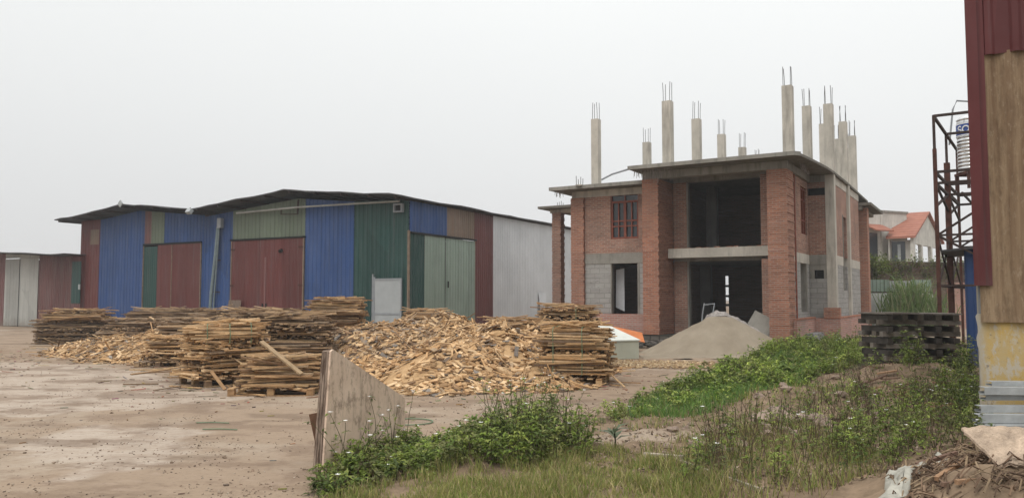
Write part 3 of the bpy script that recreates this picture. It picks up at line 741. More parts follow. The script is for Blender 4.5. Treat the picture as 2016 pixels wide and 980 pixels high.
# step out: front facing return wall with two vents
YB = 4.04
rw = MB(); xv0, xv1 = xw + 0.02, 0.5
rw.box(xw, 0.51, YB, YB + .2, 3.3, 5.5); rw.box(xw, 0.51, YB, YB + .2, 5.78, 5.98)
rw.build('return_wall', M['brick'], house)
MB().box(xw, 0.51, YB, YB + .2, 0.3, 2.42).build('return_wall', M['block'], house)['label'] = 'grey block return wall with a small vent above it'
hbox('lintel', 'concd', xw + 0.015, 0.51, YB - .02, YB + .2, 2.95, 3.297); hbox('vent_opening', 'void', xw, 0.51, YB + .12, YB + .19, 5.5, 5.78)
hbox('vent_frame', 'concd', xw, 0.07, YB, YB + .2, 2.42, 2.95); hbox('vent_frame', 'concd', 0.4, 0.51, YB, YB + .2, 2.42, 2.95); hbox('vent_frame', 'concd', 0.07, 0.4, YB, YB + .2, 2.74, 2.95)
hbox('vent_opening', 'void', 0.07, 0.4, YB + .1, YB + .19, 2.42, 2.74)
hbox('beam', 'concd', xw + 0.01, 0.5, YB - .02, YB + .22, 5.985, 6.24)
hbox('wall_column', 'conc', 0.51, 0.83, YB - 0.03, YB + 0.31, 0.2, 6.244)
XS = 0.74
s0, s1 = 6.35, 7.3
sb2 = MB(); sb2.box(XS - .2, XS, YB + .31, s0, 3.3, 5.95); sb2.box(XS - .2, XS, s1, 7.46, 3.3, 5.95); sb2.box(XS - .2, XS, s0, s1, 4.9, 5.95)
sb2.box(XS - .2, XS, 7.79, 10.9, 3.3, 5.95); sb2.build('side_wall', M['brick'], house)
sb3 = MB(); sb3.box(XS - .2, XS, YB + .31, s0, 0.3, 2.95); sb3.box(XS - .2, XS, s0, s1, 0.3, 2.0); sb3.box(XS - .2, XS, s1, 7.46, 0.3, 2.95); sb3.box(XS - .2, XS, 7.79, 10.9, 0.3, 2.95)
sb3.build('side_wall', M['block'], house)
sb4 = MB(); sb4.box(XS - .2, XS + .012, YB + .31, s0, 2.953, 3.297); sb4.box(XS - .2, XS + .012, 7.79, 10.9, 2.953, 3.297); sb4.build('lintel', M['conc'], house)
hbox('beam', 'conc', XS - .2, XS + .015, YB + .31, 10.9, 5.953, 6.243)
hbox('opening_frame', 'concd', XS - .2, XS + .03, s0 - .06, s0, 2.0, 4.95); hbox('wall_column', 'conc', 0.5, 0.84, 7.46, 7.79, 0.2, 6.244)
rx0, rx1 = hx(1420, 13.9), hx(1440, 13.9)
hbox('rear_wall', 'brick', -8.0, rx0, 13.9, 14.1, 0.3, 6.24); hbox('rear_wall', 'brick', rx1, XS, 13.9, 14.1, 0.3, 6.24)
hbox('rear_wall', 'brick', rx0 + .002, rx1 - .002, 13.9, 14.1, 3.3, 6.24)
# rear part with its own eave and pillar
hbox('pillar', 'pbrick', 0.62, 1.0, 11.6, 12.2, 0.2, 5.75, label='narrow brick pillar at the rear corner')
MB().prism([(0.0, 10.95), (1.25, 10.95), (1.25, 15.5), (0.0, 15.5)], 5.78, lambda p: 5.9).build('rear_eave', M['slab'], house)
hbox('beam', 'concd', 0.45, 0.85, 11.0, 15.3, 5.62, 5.777)
# plinth walls
hbox('plinth', 'plinth', 0.0, 0.12, 0.55, 3.72, -0.1, 0.98, label='pale brick plinth along the side wall')
hbox('plinth', 'plinth', 0.0, 0.98, 3.722, 3.95, -0.1, 0.98); hbox('plinth', 'plinth', 0.86, 0.98, 3.952, 11.2, -0.1, 0.98)
hbox('plinth_cap', 'pbrick', -0.0, 0.15, 0.55, 3.7, 0.982, 1.03); hbox('plinth_cap', 'pbrick', 0.84, 1.0, 3.97, 11.2, 0.982, 1.03)
hbox('plinth_block', 'pbrick', 0.42, 0.98, 3.69, 3.95, 0.985, 1.36)
# low porch behind the wing
PY = 4.0
pillar(hx(1087, PY), hx(1104, PY), PY, PY + 0.38, 0.2, 5.45, 'free standing porch pillar at the far left', 'brick')
hbox('porch_roof', 'slab', hx(1062, PY - .4), wl0 - 0.0, PY - 0.55, 8.6, 5.60, 5.70)
hbox('beam', 'conc', hx(1082, PY), wl0, PY + 0.06, PY + 0.36, 5.452, 5.597)
# columns above the roof with starter bars
def rooftop(x, y, w, z0, z1, rb, bars=4, d=None):
    c = MB().box(x - w/2, x + w/2, y - (d or w)/2, y + (d or w)/2, z0, z1).build('column', M['conc'], house)
    k = w / 2 - 0.045
    for i, (a, b_) in enumerate(((-k, -k), (k, -k), (k, k), (-k, k))[:bars]):
        hh = rb * rnd.uniform(0.9, 1.05)
        tx, ty = rnd.uniform(-.03, .03), rnd.uniform(-.03, .03)
        MB().tube([(x + a, y + b_, z1 - 0.05), (x + a + tx * .3, y + b_, z1 + hh * .5), (x + a + tx, y + b_ + ty, z1 + hh)], 0.011, 5).build('rebar', M['rebar'], c)
    return c
for x, y, w, z0, z1, rb in [(-7.78, 2.0, .30, 5.965, 8.87, .72), (-7.76, 7.5, .32, 5.965, 8.86, .68), (-4.3, .70, .33, 6.33, 8.88, .73), (-4.3, 4.05, .32, 6.33, 8.87, .72),
        (-4.29, 7.5, .31, 6.33, 8.86, .68), (-4.31, 11.0, .31, 6.33, 8.86, .7), (-4.35, 14.0, .24, 6.33, 8.75, .5), (-0.08, .81, .33, 6.33, 8.89, .68), (-0.08, 4.11, .30, 6.33, 8.88, .68),
        (-0.12, 7.6, .24, 6.33, 8.87, .7), (0.67, 4.2, .32, 6.244, 8.88, .7), (-0.14, 11.2, .28, 6.33, 8.86, .7), (0.67, 7.62, .30, 6.244, 8.87, .7), (-0.03, 13.7, .2, 6.33, 8.86, .68), (0.58, 10.8, .30, 6.244, 8.86, .68)]:
    rooftop(x, y, w, z0, z1, rb)
for px, py, Y in ((1141, 356, 30.2), (1103, 400, 35.5), (1290, 318, 34), (1334, 316, 33), (1490, 304, 37.0), (1534, 300, 37.5), (1512, 302, 38)):
    lx, ly, lzv = H.loc(at(px, py, Y))
    z0 = 5.965 if px < 1200 else 6.33
    if px == 1103: z0 = 5.7
    if px > 1450: lx, ly = {1490: (-4.05, 13.2), 1534: (-3.0, 13.3), 1512: (-3.6, 13.4)}[px]
    s_ = MB().box(lx - .12, lx + .12, ly - .12, ly + .12, z0, z0 + 0.05 + (0.55 if px > 1450 else 0)).build('starter_stub', M['conc'], house)
    zz = z0 + (0.9 if px > 1450 else 0.0)
    for a, b_ in ((-.09, -.09), (.09, -.09), (.09, .09), (-.09, .09)):
        MB().tube([(lx + a, ly + b_, z0 - .02), (lx + a * 1.1, ly + b_, zz + rnd.uniform(.25, .4) + (1.0 if px > 1480 else 0))], 0.012, 5).build('rebar', M['rebar'], s_)
# arched hose from wing roof to main roof, frayed fibres hanging under the eaves
pts = [H.loc(at(q, r_, 28.2)) for q, r_ in ((1184, 354), (1205, 343), (1228, 336), (1245, 331), (1262, 327))]
MB().tube([(p[0], p[1] , p[2]) for p in pts], 0.035, 6).build('hose', M['grey'], house)
fb_ = MB()
for i in range(46):
    x = rnd.choice((rnd.uniform(-4.55, -3.8), rnd.uniform(-4.9, -3.9), rnd.uniform(-5.2, -4.9))); y = rnd.uniform(-0.6, -.1); L = rnd.uniform(0.1, 0.5) * (1 if x > -4.7 else .6)
    fb_.tube([(x, y, 6.243), (x + rnd.uniform(-.03, .03), y, 6.243 - L)], rnd.uniform(.004, .010), 4)
for i in range(14):
    x = wl0 - 0.5 + rnd.uniform(0, .4); y = YW - .5
    fb_.tube([(x, y, 5.868), (x + rnd.uniform(-.05, .05), y, 5.868 - rnd.uniform(.08, .3))], 0.01, 4)
for i in range(6):
    x0 = 0.3; y0 = 0.6 + i * .25
    fb_.tube([(x0, y0, 6.24), (x0 + .05, y0 + .1, 6.05 - rnd.random() * .1), (x0, y0 + .25, 6.0), (x0 - .05, y0 + .35, 6.24)], 0.012, 4)
fb_.build('hanging_fibre', M['tarp'], house)['kind'] = 'stuff'
MB().tube([(0.03, 1.02, -0.1), (0.03, 1.02, 5.9)], 0.03, 6).build('drain_pipe', M['winwood'], house)

# ------------------------------------------------------------------ background at right
far = thing('far_house', 'pale plastered house with an orange tiled gable roof beyond the boundary wall', 'house', at(1826, 587, 60)[:2] + (0,), -0.7)
tl = NT("orange_tile")
wvx = t = tl
w_ = tl.n.new("ShaderNodeTexWave"); w_.wave_type = 'BANDS'; w_.bands_direction = 'Z'; w_.inputs["Scale"].default_value = 1.6; w_.inputs["Distortion"].default_value = 0.3
tl.l.new(tl.co(), w_.inputs["Vector"])
kk = tl.mix(tl.ramp(tl.noise(tl.co(), 2.0, 5), [(0.35, 0.0), (0.7, 1.0)]), (0.27, 0.105, 0.068), (0.36, 0.15, 0.10))
kk = tl.mix(tl.ramp(w_.outputs["Fac"], [(0.0, 0.45), (0.25, 0.0)]), kk, (0.17, 0.05, 0.03))
tl.bump(w_.outputs["Fac"], 0.5, 0.05)
M['tile'] = tl.out(kk, 0.75)
zr, ze, hs, Lr = 8.08, 6.1, 4.2, 1.62
rp = MB()
rp.slab([(0.35, -hs - .3, ze - .12), (0.35, 0, zr), (-Lr, 0, zr), (-Lr, -hs - .3, ze - .12)], (0, 0, 1), 0.14)
rp.slab([(0.35, hs + .3, ze - .12), (-Lr, hs + .3, ze - .12), (-Lr, 0, zr), (0.35, 0, zr)], (0, 0, 1), 0.14)
rp.build('roof', M['tile'], far)
MB().slab([(0, -hs, ze), (0, hs, ze), (0, 0, zr - .1)], (1, 0, 0), 0.15).build('gable', M['plasterg'], far)
MB().box(-0.05, 0.17, -hs, hs, ze - 0.5, ze - .003).build('beam', M['plasterg'], far)
for y in (-hs + .15, -1.9, 1.0, hs - .15): MB().box(-0.06, 0.18, y - .2, y + .2, 3.0, ze - .503).build('porch_column', M['plasterg'], far)
MB().box(-0.1, 0.2, -hs, hs, 2.6, 3.0).build('base', M['plasterg'], far)
MB().box(-6, -3.2, -hs, -hs + .25, 0, ze - .1).build('wall', M['plasterg'], far)
MB().box(-1.55, -1.45, -hs + .02, -hs + 3.0, 3, ze - .2).build('inner_wall', M['plasterg'], far)
fw_ = MB().box(-1.40, -0.5, -hs + 0.35, -hs + .4, 3.6, ze - .3).build('window', M['glass'], far)
MB().box(-1.0, -0.8, -hs + 0.32, -hs + .347, 3.7, ze - .5).build('pane', M['panelw'], fw_)
MB().box(-1.6, -0.0, -hs + .42, -hs + .5, 3.0, ze - .2).build('wall', M['plasterg'], far)
b0 = thing('far_house', 'plain pale block of a house with a small orange awning, behind the brick house', 'house', at(1723, 587, 58)[:2] + (0,), 0.45)
bw0 = MB(); bw0.box(-3.5, 3.6, 0, 6, 0, 8.0); bw0.build('wall', M['plasterg'], b0)
MB().box(-3.6, 3.7, -.08, 6.1, 8.003, 8.16).build('parapet', M['concd'], b0)
MB().box(0.75, 0.9, -.06, -.003, 3, 8.0).build('pilaster', M['plasterg'], b0)
wn0 = MB().box(-0.65, 0.35, -.05, -.003, 4.5, 6.45).build('window', M['glass'], b0)
aw = MB(); aw.slab([(-0.9, -1.0, 6.5), (0.9, -1.0, 6.5), (0.9, -0.01, 7.0), (-0.9, -0.01, 7.0)], (0, 0, 1), 0.1); aw.build('awning', M['tile'], b0)

bwl = MB(); P0 = at(1700, 587, 44); P1 = at(2080, 587, 47)
wall_l = thing('boundary_wall', 'tall weathered brick boundary wall with creepers along its top', 'wall', (P0[0], P0[1], 0), math.atan2(P1[1]-P0[1], P1[0]-P0[0]))
MB().box(0, 12, 0, .25, 0, 3.75).build('brickwork', M['oldbrick'], wall_l)
MB().box(5.4, 9, -.12, -.003, 0, 2.6).build('lower_brickwork', M['plinth'], wall_l)
Q = at(1670, 587, 38.5)
ww = thing('fence_wall', 'white plastered low wall topped with grey sheets behind the brick house', 'wall', (Q[0], Q[1], 0), 0.12)
MB().box(0, 4.4, 0, .2, 0, 1.95).build('plaster_wall', M['plasterw'], ww)
for i in range(4):
    sheet(MB(), 'x', i * 1.1 + .02, i * 1.1 + 1.08, 2.0, 2.55 + .05 * (i % 2), 0.1, .2, .03).build('sheet', M['lgreen' if i % 2 else 'galv'], ww)
MB().box(0, 4.4, .03, .17, 1.953, 2.03).build('rail', M['darksteel'], ww)

# water tower frame + tank
T3 = [at(1841, 330, 19.0), at(1865.5, 330, 21.1), at(1885, 330, 23.4)]
TO = (T3[0][0], T3[0][1], 0)
ta = math.atan2(T3[2][1] - T3[0][1], T3[2][0] - T3[0][0])
tw = thing('water_tower_frame', 'rusty steel lattice tower carrying the water tank beside the tall building', 'tower', TO, ta)
LT = math.hypot(T3[2][0]-T3[0][0], T3[2][1]-T3[0][1]); LM = math.hypot(T3[1][0]-T3[0][0], T3[1][1]-T3[0][1])
WD = -1.9
ztop = 6.08
for i, (x, wdt, zt) in enumerate(((0, .085, 5.28), (LM, .14, 5.3), (LT, .07, 6.05))):
    for y in (0, WD):
        MB().box(x - wdt/2, x + wdt/2, y - wdt/2, y + wdt/2, 0, zt).build('post', M['rustmetal'], tw)
        if i < 2: MB().box(x - .03, x + .03, y - .03, y + .03, zt, ztop).build('thin_post', M['darksteel'], tw)
rails = MB()
for z in (ztop, 4.72, 4.45, 3.2, 2.0):
    th_ = .06 if z > 4 else .05
    for y in (0, WD): rails.bar((0, y, z), (LT, y, z), th_)
    for x in (0, LM, LT): rails.bar((x, 0, z), (x, WD, z), th_)
rails.build('rail', M['darksteel'], tw)
brc = MB()
for y in (0, WD):
    for x0, x1 in ((0, LM), (LM, LT)):
        brc.bar((x0, y, 2.0), (x1, y, 3.2), .04); brc.bar((x1, y, 2.0), (x0, y, 3.2), .04); brc.bar((x0, y, 3.9), (x1, y, 4.45), .05)
        brc.bar((x0, y, 4.45), (x1, y, 4.0), .05)
for x in (0, LM, LT): brc.bar((x, 0, 3.2), (x, WD, 4.45), .05); brc.bar((x, WD, 2.0), (x, 0, 3.2), .04)
for k in range(7): brc.bar((LM + .2, WD * k / 6, 4.5), (LT, WD * k / 6, 4.5), .05)
brc.build('brace', M['darksteel'], tw)
TC = at(1913, 270, 22.3)
tk = thing('water_tank', 'stainless steel water tank with a blue and white label on the tower', 'water tank', (TC[0], TC[1], 4.78), 0)
prof = []; r0 = 0.37
for i in range(61):
    z = 0.45 + 1.5 * i / 60; prof.append((r0 + 0.012 * math.cos(i * math.pi / 2.0) if not 43 < i < 58 else r0 + .004, z))
def lathe(mb, prof, n=40):
    V = [(r_ * math.cos(2*math.pi*k/n), r_ * math.sin(2*math.pi*k/n), z) for r_, z in prof for k in range(n)]
    mb.add(V, [(i*n+k, i*n+(k+1)%n, (i+1)*n+(k+1)%n, (i+1)*n+k) for i in range(len(prof)-1) for k in range(n)])
    return mb
lathe(MB(), [(0.02, .45)] + prof + [(r0 * .8, 2.03), (.15, 2.08), (.01, 2.09)]).build('tank_body', M['chrome'], tk, smooth=True)
M['lblue'] = m_plain("label_blue", (0.03, 0.07, 0.26), 0.4, 0.05); M['lwhite'] = m_plain("label_white", (0.75, 0.75, 0.75), 0.4, 0.03)
lb = lathe(MB(), [(r0 + .014, 1.50), (r0 + .016, 1.80)]).build('tank_label', M['lblue'], tk, smooth=True)
lw_ = lathe(MB(), [(r0 + .018, 1.475), (r0 + .018, 1.50)]); lathe(lw_, [(r0 + .018, 1.80), (r0 + .018, 1.825)]); lw_.build('label_edge', M['lwhite'], lb, smooth=True)
# lettering "SO" wrapped round the tank (the rest of the word is never visible in the photo)
def letter(strokes, a0, size, z0):
    mb = MB()
    for st in strokes:
        for (p, q) in zip(st[:-1], st[1:]):
            pa = [(r0 + .022) * math.cos(a0 + p[0]*size/r0), (r0 + .022) * math.sin(a0 + p[0]*size/r0), z0 + p[1]*size]
            pb = [(r0 + .022) * math.cos(a0 + q[0]*size/r0), (r0 + .022) * math.sin(a0 + q[0]*size/r0), z0 + q[1]*size]
            mb.bar(pa, pb, .012, .034, up=(0, 0, 1))
    return mb
arc = lambda cx, cy, r_, a, b_, n=8: [(cx + r_ * math.cos(R(a + (b_ - a) * i / n)), cy + r_ * math.sin(R(a + (b_ - a) * i / n))) for i in range(n + 1)]
S_ = [arc(.3, .73, .25, 30, 270) + arc(.3, .25, .25, 90, -150)]
O_ = [arc(.36, .5, .44, 0, 360, 16)]
view_a = math.atan2(-TC[1], -TC[0])
letter(S_, view_a - 0.98, .19, 1.555).build('letter', M['lwhite'], lb)
letter(O_, view_a - 0.55, .19, 1.555).build('letter', M['lwhite'], lb)
MB().box(-.34, .34, -.34, .34, 0.38, 0.45).build('tank_stand', M['rustmetal'], tk)
for a in (-.3, .3):
    for b_ in (-.3, .3): MB().bar((a, b_, -.03), (a, b_, .38), .06).build('stand_leg', M['rustmetal'], tk)
MB().tube([(-.75, -.2, 1.2), (-.62, -.2, 2.2), (-.5, -.2, 2.45), (0.4, -.2, 2.4)], .025, 6).build('inlet_pipe', M['grey'], tk)

# blue shed with a lean-to roof
bs = thing('metal_shed', 'bright blue metal shed with a dark lean-to roof beside the yellow wall', 'shed', at(1903, 587, 19.0)[:2] + (0,), -0.54)
sheet(MB(), 'x', 0, 2.6, 0, 2.86, 0, .25, .03).build('front_wall', M['blue'], bs)
sheet(MB(), 'y', 0, 3.0, 0, 2.84, 0, .25, .03, -1).build('side_wall', M['blue'], bs)
MB().slab([(-.5, -.25, 2.80), (2.7, -.25, 3.12), (2.7, 3.0, 3.12), (-.5, 3.0, 2.80)], (0, 0, 1), .05).build('roof', M['roof'], bs)

# tall building at the right edge
YB0 = 10.2
yb = thing('tall_shed', 'yellow plastered building clad with stained brown sheets and dark red trim at right edge', 'building', (at(1922, 587, YB0)[0], YB0, 0), -0.54)
t = NT("yellow_plaster")
n1 = t.noise(t.co(), 2.4, 7, .75); n2 = t.noise(t.co((1, 1, .5)), 6.5, 7, .78); n3 = t.noise(t.co(), 15, 6, .75)
k = t.mix(t.ramp(n1, [(.35, 0.0), (.66, 1.0)]), (.50, .33, .085), (.44, .35, .20))
k = t.mix(t.ramp(n2, [(.50, 0.0), (.57, .9)]), k, (.45, .41, .34)); k = t.mix(t.ramp(n3, [(.58, 0.0), (.66, .8)]), k, (.13, .11, .09))
sxz = t.n.new("ShaderNodeSeparateXYZ"); t.l.new(t.co(), sxz.inputs[0])
k = t.mix(t.ramp(sxz.outputs["X"], [(0.0, .9), (.12, 0.0)]), k, (.36, .34, .30))     # bare render along the broken edge
t.bump(n2, .4, .02)
M['yellow'] = t.out(k, .9, 0, .1)
t = NT("stained_fibre_sheet")
n1 = t.noise(t.co((1, 1, .035)), 9.0, 6, .7); n2 = t.noise(t.co((1, 1, .25)), 7.0, 7, .78)
k = t.mix(t.ramp(n1, [(.34, 0.0), (.64, 1.0)]), (.165, .105, .062), (.315, .23, .145))
k = t.mix(t.ramp(n2, [(.48, 0.0), (.66, .7)]), k, (.10, .062, .036))
n4 = t.noise(t.co((1, 1, .4)), 22, 5, .75)
k = t.mix(t.ramp(n4, [(.55, 0.0), (.72, .5)]), k, (.40, .33, .24))
t.bump(n2, .3, .02)
M['fibre'] = t.out(k, .85, 0, .15)
pl_ = MB(); ed = [(0.0, 0)] + [(rnd.uniform(-.018, .02), z) for z in np.arange(0.12, 1.5, .09)] + [(0.0, 1.5)]
pl_.slab([(x_, 0, z) for x_, z in ed] + [(6, 0, 1.5), (6, 0, 0)], (0, 1, 0), .22); pl_.build('plaster_wall', M['yellow'], yb)
MB().box(0.02, 6, .01, .2, 1.503, 9.0).build('upper_wall', M['inner'], yb)
MB().box(0.0, .2, .23, 7.5, 0, 9.0).build('side_wall', M['yellow'], yb)
sheet(MB(), 'x', 0.045, 6.0, 1.40, 4.83, -.03, .30, .05, -1, 'sine').build('fibre_sheet', M['fibre'], yb)
sheet(MB(), 'x', 0.16, 6.0, 4.80, 9.0, -.075, .3, .03).build('top_panel', M['blue'], yb).data.materials[0] = m_sheet('dark_red_panel', (0.125, 0.028, 0.028), 0.1, fade=0.15)
M['trim'] = m_sheet('dark_red_trim', (0.125, 0.028, 0.028), 0.1, fade=0.15)
MB().box(-.015, .185, -.115, -.085, 1.86, 9.0).build('corner_trim', M['trim'], yb)
MB().box(-.015, .005, -.084, -.012, 1.86, 9.0).build('trim_return', M['trim'], yb)

# ------------------------------------------------------------------ scrap wood
PAL = dict(fresh=[(.64, .43, .235), (.56, .355, .18), (.72, .51, .30), (.48, .29, .14), (.36, .22, .11)],
           mid=[(.50, .32, .17), (.38, .23, .12), (.57, .39, .215), (.28, .17, .095), (.42, .30, .19)],
           old=[(.34, .23, .14), (.25, .165, .10), (.42, .29, .175), (.18, .12, .08), (.50, .345, .20), (.36, .27, .19)])
AX, AY, AZ = Vector((1,0,0)), Vector((0,1,0)), Vector((0,0,1))
def strip_axes(ang, tilt, roll=0.0):
    m = Matrix.Rotation(ang, 3, 'Z') @ Matrix.Rotation(tilt, 3, 'Y') @ Matrix.Rotation(roll, 3, 'X')
    return m @ AX, m @ AY, m @ AZ
def pallet(label, loc, rotz, L=1.2, Wd=1.1, dark=False, group=None):
    p = thing('pallet', label, 'pallet', loc, rotz, group)
    pc = PAL['old'] if dark else PAL['mid']
    def pb(name, *b):
        mb = MB(); mb.col = rnd.choice(pc); mb.box(*b); return mb.build(name, M['wood'], p)
    for y in (-Wd/2, -0.05, Wd/2 - .1): pb('runner', -L/2, L/2, y, y + .1, 0.002, .02)
    for y in (-Wd/2, -0.05, Wd/2 - .1):
        for x in (-L/2, -.06, L/2 - .12): pb('block', x, x + .12, y + .003, y + .097, .022, .112)
    for i in range(7):
        x = -L/2 + i * (L - .11) / 6; pb('deck_board', x, x + .11, -Wd/2 - .01, Wd/2 + .01, .114, .136)
    return p
def bundle(label, loc, rotz, L, Wd, z0, z1, pal, nparts=60, straps=(), mess=1.0, bulge=.05, name='wood_bundle', cross=0.3, group='bundles of scrap wood strips in the yard', topmess=True):
    b = thing(name, label, 'wood bundle', loc, rotz, group)
    pc = PAL[pal]; items = []
    z = z0; layer = 0; mode = 0; left = 0; gx_ = gy_ = 0
    while z < z1:
        if left <= 0: mode = 1 if rnd.random() < cross else 0; left = rnd.randint(2, 5); gx_, gy_ = rnd.gauss(0, .045) * mess, rnd.gauss(0, .04) * mess
        left -= 1
        th = rnd.uniform(.016, .034)
        f = (z - z0) / max(.01, z1 - z0)
        shrink = 1 - 0.22 * max(0, f - .72) / .28
        bow = bulge * math.sin(f * math.pi * 2.2 + layer * .3)
        LL, WW = (L, Wd) if mode == 0 else (Wd, L)
        y = -WW / 2 * shrink
        offx = rnd.uniform(-.05, .05) * mess; offy = rnd.uniform(-.04, .04) * mess
        while y < WW / 2 * shrink:
            w_ = rnd.uniform(.035, .10)
            if rnd.random() < .07: y += w_ * .6
            edge = (y < -WW/2 + .16) or (y + w_ > WW/2 - .16) or f > .9
            ln = LL * rnd.uniform(.72, 1.08) * (1 if rnd.random() < .85 else .6)
            sh = rnd.uniform(-.5, .5) * (LL * 1.04 - ln) + offx + rnd.gauss(0, .035) * mess
            a = rnd.gauss(0, .06) * mess; tl_ = rnd.gauss(0, .02) * mess
            if rnd.random() < .11 * mess and edge: a += rnd.choice((-1, 1)) * rnd.uniform(.1, .4); tl_ += rnd.gauss(0, .08)
            c = (sh, y + w_/2 + offy + bow, z + th/2 + rnd.uniform(-.006, .006))
            if mode: c = (y + w_/2 + offy, sh + bow, c[2]); a += math.pi / 2
            c = (c[0] + gx_, c[1] + gy_, c[2])
            shade = rnd.choice(pc); sc_ = rnd.uniform(.8, 1.12)
            if rnd.random() < .12: shade = rnd.choice(PAL['old'])
            front = -c[1] if not mode else -.2
            items.append((c, a, tl_, ln/2, w_/2, th/2, tuple(q * sc_ for q in shade), front + (.6 if f > .93 else 0) + ln * .25))
            y += w_ + rnd.uniform(0, .012)
        z += th * rnd.uniform(.95, 1.3); layer += 1
    if topmess:
        for i in range(int(30 * mess)):
            w_ = rnd.uniform(.03, .09); ln = rnd.uniform(.25, L * .65)
            items.append(((rnd.uniform(-.4, .4) * L, rnd.uniform(-.4, .4) * Wd, z1 + rnd.uniform(.01, .14)), rnd.gauss(0, .45), rnd.gauss(0, .09), ln/2, w_/2, rnd.uniform(.008, .016), rnd.choice(pc), 2.0))
    items.sort(key=lambda q: -q[-1])
    rest = MB()
    for i, (c, a, tl_, hx_, hy_, hz_, cc, _) in enumerate(items):
        ax, ay, az_ = strip_axes(a, tl_, rnd.gauss(0, .06))
        mb = MB() if i < nparts else rest
        mb.col = cc; mb.obox(c, ax, ay, az_, hx_, hy_, hz_)
        if i < nparts: mb.build('wood_strip', M['wood'], b)
    rest.build('strip_mass', M['wood'], b)['kind'] = 'stuff'
    for sx_ in straps:
        h = Wd/2 + .055; zt = z1 + .03
        MB().tube([(sx_, -h, z0), (sx_ + .01, -h - .012, (z0 + z1)/2), (sx_, -h, zt - .05), (sx_, -h + .08, zt + .02), (sx_ + .02, 0, zt + .035), (sx_, h - .08, zt + .02), (sx_, h, zt - .05), (sx_, h, z0)], .009, 5).build('strap', M['strap'], b)
    return b
def put(px, py, z=0): 
    g = gp(px, py, z); return (g[0], g[1], z)
def pos(px, Y, z=0.0): return ((px - 1008) / FPX * Y * 1.0, Y, z)
PG = 'pallets under the wood bundles'
# A: strapped bundle at the front left, on a dark pallet
lA = pos(445, 16.2); rA = 0.82
pallet('dark pallet under the front left strapped wood bundle', lA, rA, 1.3, 1.15, True, PG)
bundle('chest high strapped bundle of tan strips on the dark pallet at front left', lA, rA, 1.36, 1.15, .137, .80, 'fresh', 90, (), 1.1, .05)
bundle('strapped top bundle with pale boards and green bands at front left', (lA[0] + .03, lA[1] + .1, .81), rA - .45, 1.4, 1.0, 0, .32, 'fresh', 70, (-.4, .02, .42), .9, .03, cross=.1)
# B: front pallet with messy strips
lB = pos(556, 14.55); rB = -.02
pallet('brown pallet in front with untidy strips heaped on it', lB, rB, 1.5, 1.15, False, PG)
bundle('untidy loose bundle of brown strips on the front pallet, a plank leaning on it', (lB[0] + .08, lB[1] + .15, 0), rB + .12, 1.4, 1.0, .137, .54, 'mid', 80, (), 2.2, .06, cross=.15)
mb = MB(); mb.col = (.42, .30, .18); ax, ay, az_ = strip_axes(-.2, .62, .2); mb.obox((0, 0, 0), ax, ay, az_, .48, .05, .014)
tag(mb.build('plank', M['wood'], loc=(lB[0] + .12, lB[1] - .4, .66)), 'pale plank leaning diagonally on the untidy front bundle', 'plank')
mb = MB(); mb.col = (.36, .22, .11); mb.box(-.45, .45, -.08, .08, 0, .03); tag(mb.build('plank', M['wood'], loc=(lB[0] - .05, lB[1] - .55, .17), rotz=.02), 'short brown plank lying across the front edge of the untidy pallet', 'plank')
# C, D behind
lC = pos(592, 18.6); bundle('brown bundle behind the untidy front pallet', lC, .05, 1.45, 1.2, .02, .95, 'old', 60, (), 1.2, .05)
bundle('weathered top bundle resting on the brown bundle behind the untidy pallet', (lC[0] - .15, lC[1], .96), -.1, 1.55, 1.1, 0, .28, 'old', 40, (), 1.6, .03)
lD = pos(668, 21.2); bundle('dark lower bundle under the tallest stack left of the offcut heap', lD, .12, 1.3, 1.2, .02, .62, 'old', 30, (), 1.2)
pallet('pallet between the two bundles of the tallest stack', (lD[0], lD[1], .63), .1, 1.2, 1.1, False, PG)
bundle('top bundle of the tallest stack, curved strips and pale ends, left of the heap', (lD[0] + .02, lD[1], .767), .15, 1.3, 1.15, 0, .82, 'mid', 70, (), 1.5, .06, cross=.15)
lC2 = pos(520, 21.0); bundle('grey brown bundle between the strapped bundle and the tallest stack', lC2, -.1, 1.7, 1.2, .02, 1.30, 'old', 50, (), 1.8, .05)
# far row by the warehouse
lE = pos(152, 30.5); bundle('dark lower bundle at the far left end of the row', lE, .25, 2.4, 1.4, .02, .78, 'old', 50, (), 1.3, .07, cross=.25)
bundle('top bundle with pale strips at the far left end of the row', (lE[0] + .1, lE[1], .80), .2, 2.1, 1.3, 0, .38, 'mid', 50, (), 1.3, .05, cross=.35)
lF = pos(272, 27.5); bundle('dark bundle second from the left in the row, pale boards on its top', lF, -.1, 1.8, 1.3, .02, .88, 'old', 50, (), 1.7, .06, cross=.3)
lG = pos(345, 30.5); bundle('long low bundle before the red door of the lower shed', lG, .06, 2.9, 1.4, .02, 1.18, 'old', 50, (), 1.7, .05, cross=.2)
lH = pos(465, 29.0); bundle('untidy dark bundle before the blue panel and downpipe', lH, .1, 2.3, 1.4, .02, 1.16, 'old', 40, (), 2.2, .05, cross=.3)
lI = pos(400, 23.0); bundle('dark bundle behind the front left strapped bundle', lI, .1, 1.9, 1.2, .02, 1.02, 'old', 40, (), 1.5, .05, cross=.1)
lI2 = pos(572, 25.5); bundle('low weathered bundle before the blue warehouse panel', lI2, .02, 2.2, 1.2, .02, 1.15, 'old', 40, (), 2.0, .05, cross=.2)
# J small pallet at the left with strips sliding off
lJ = pos(330, 20.3); pallet('small dark pallet at the left with strips sliding off it', lJ, .05, 1.15, 1.0, True, PG)
bundle('loose strips on the small dark pallet at the left', (lJ[0] + .15, lJ[1] + .1, 0), .15, 1.0, .9, .137, .62, 'fresh', 40, (), 2.6, .05, cross=.1)
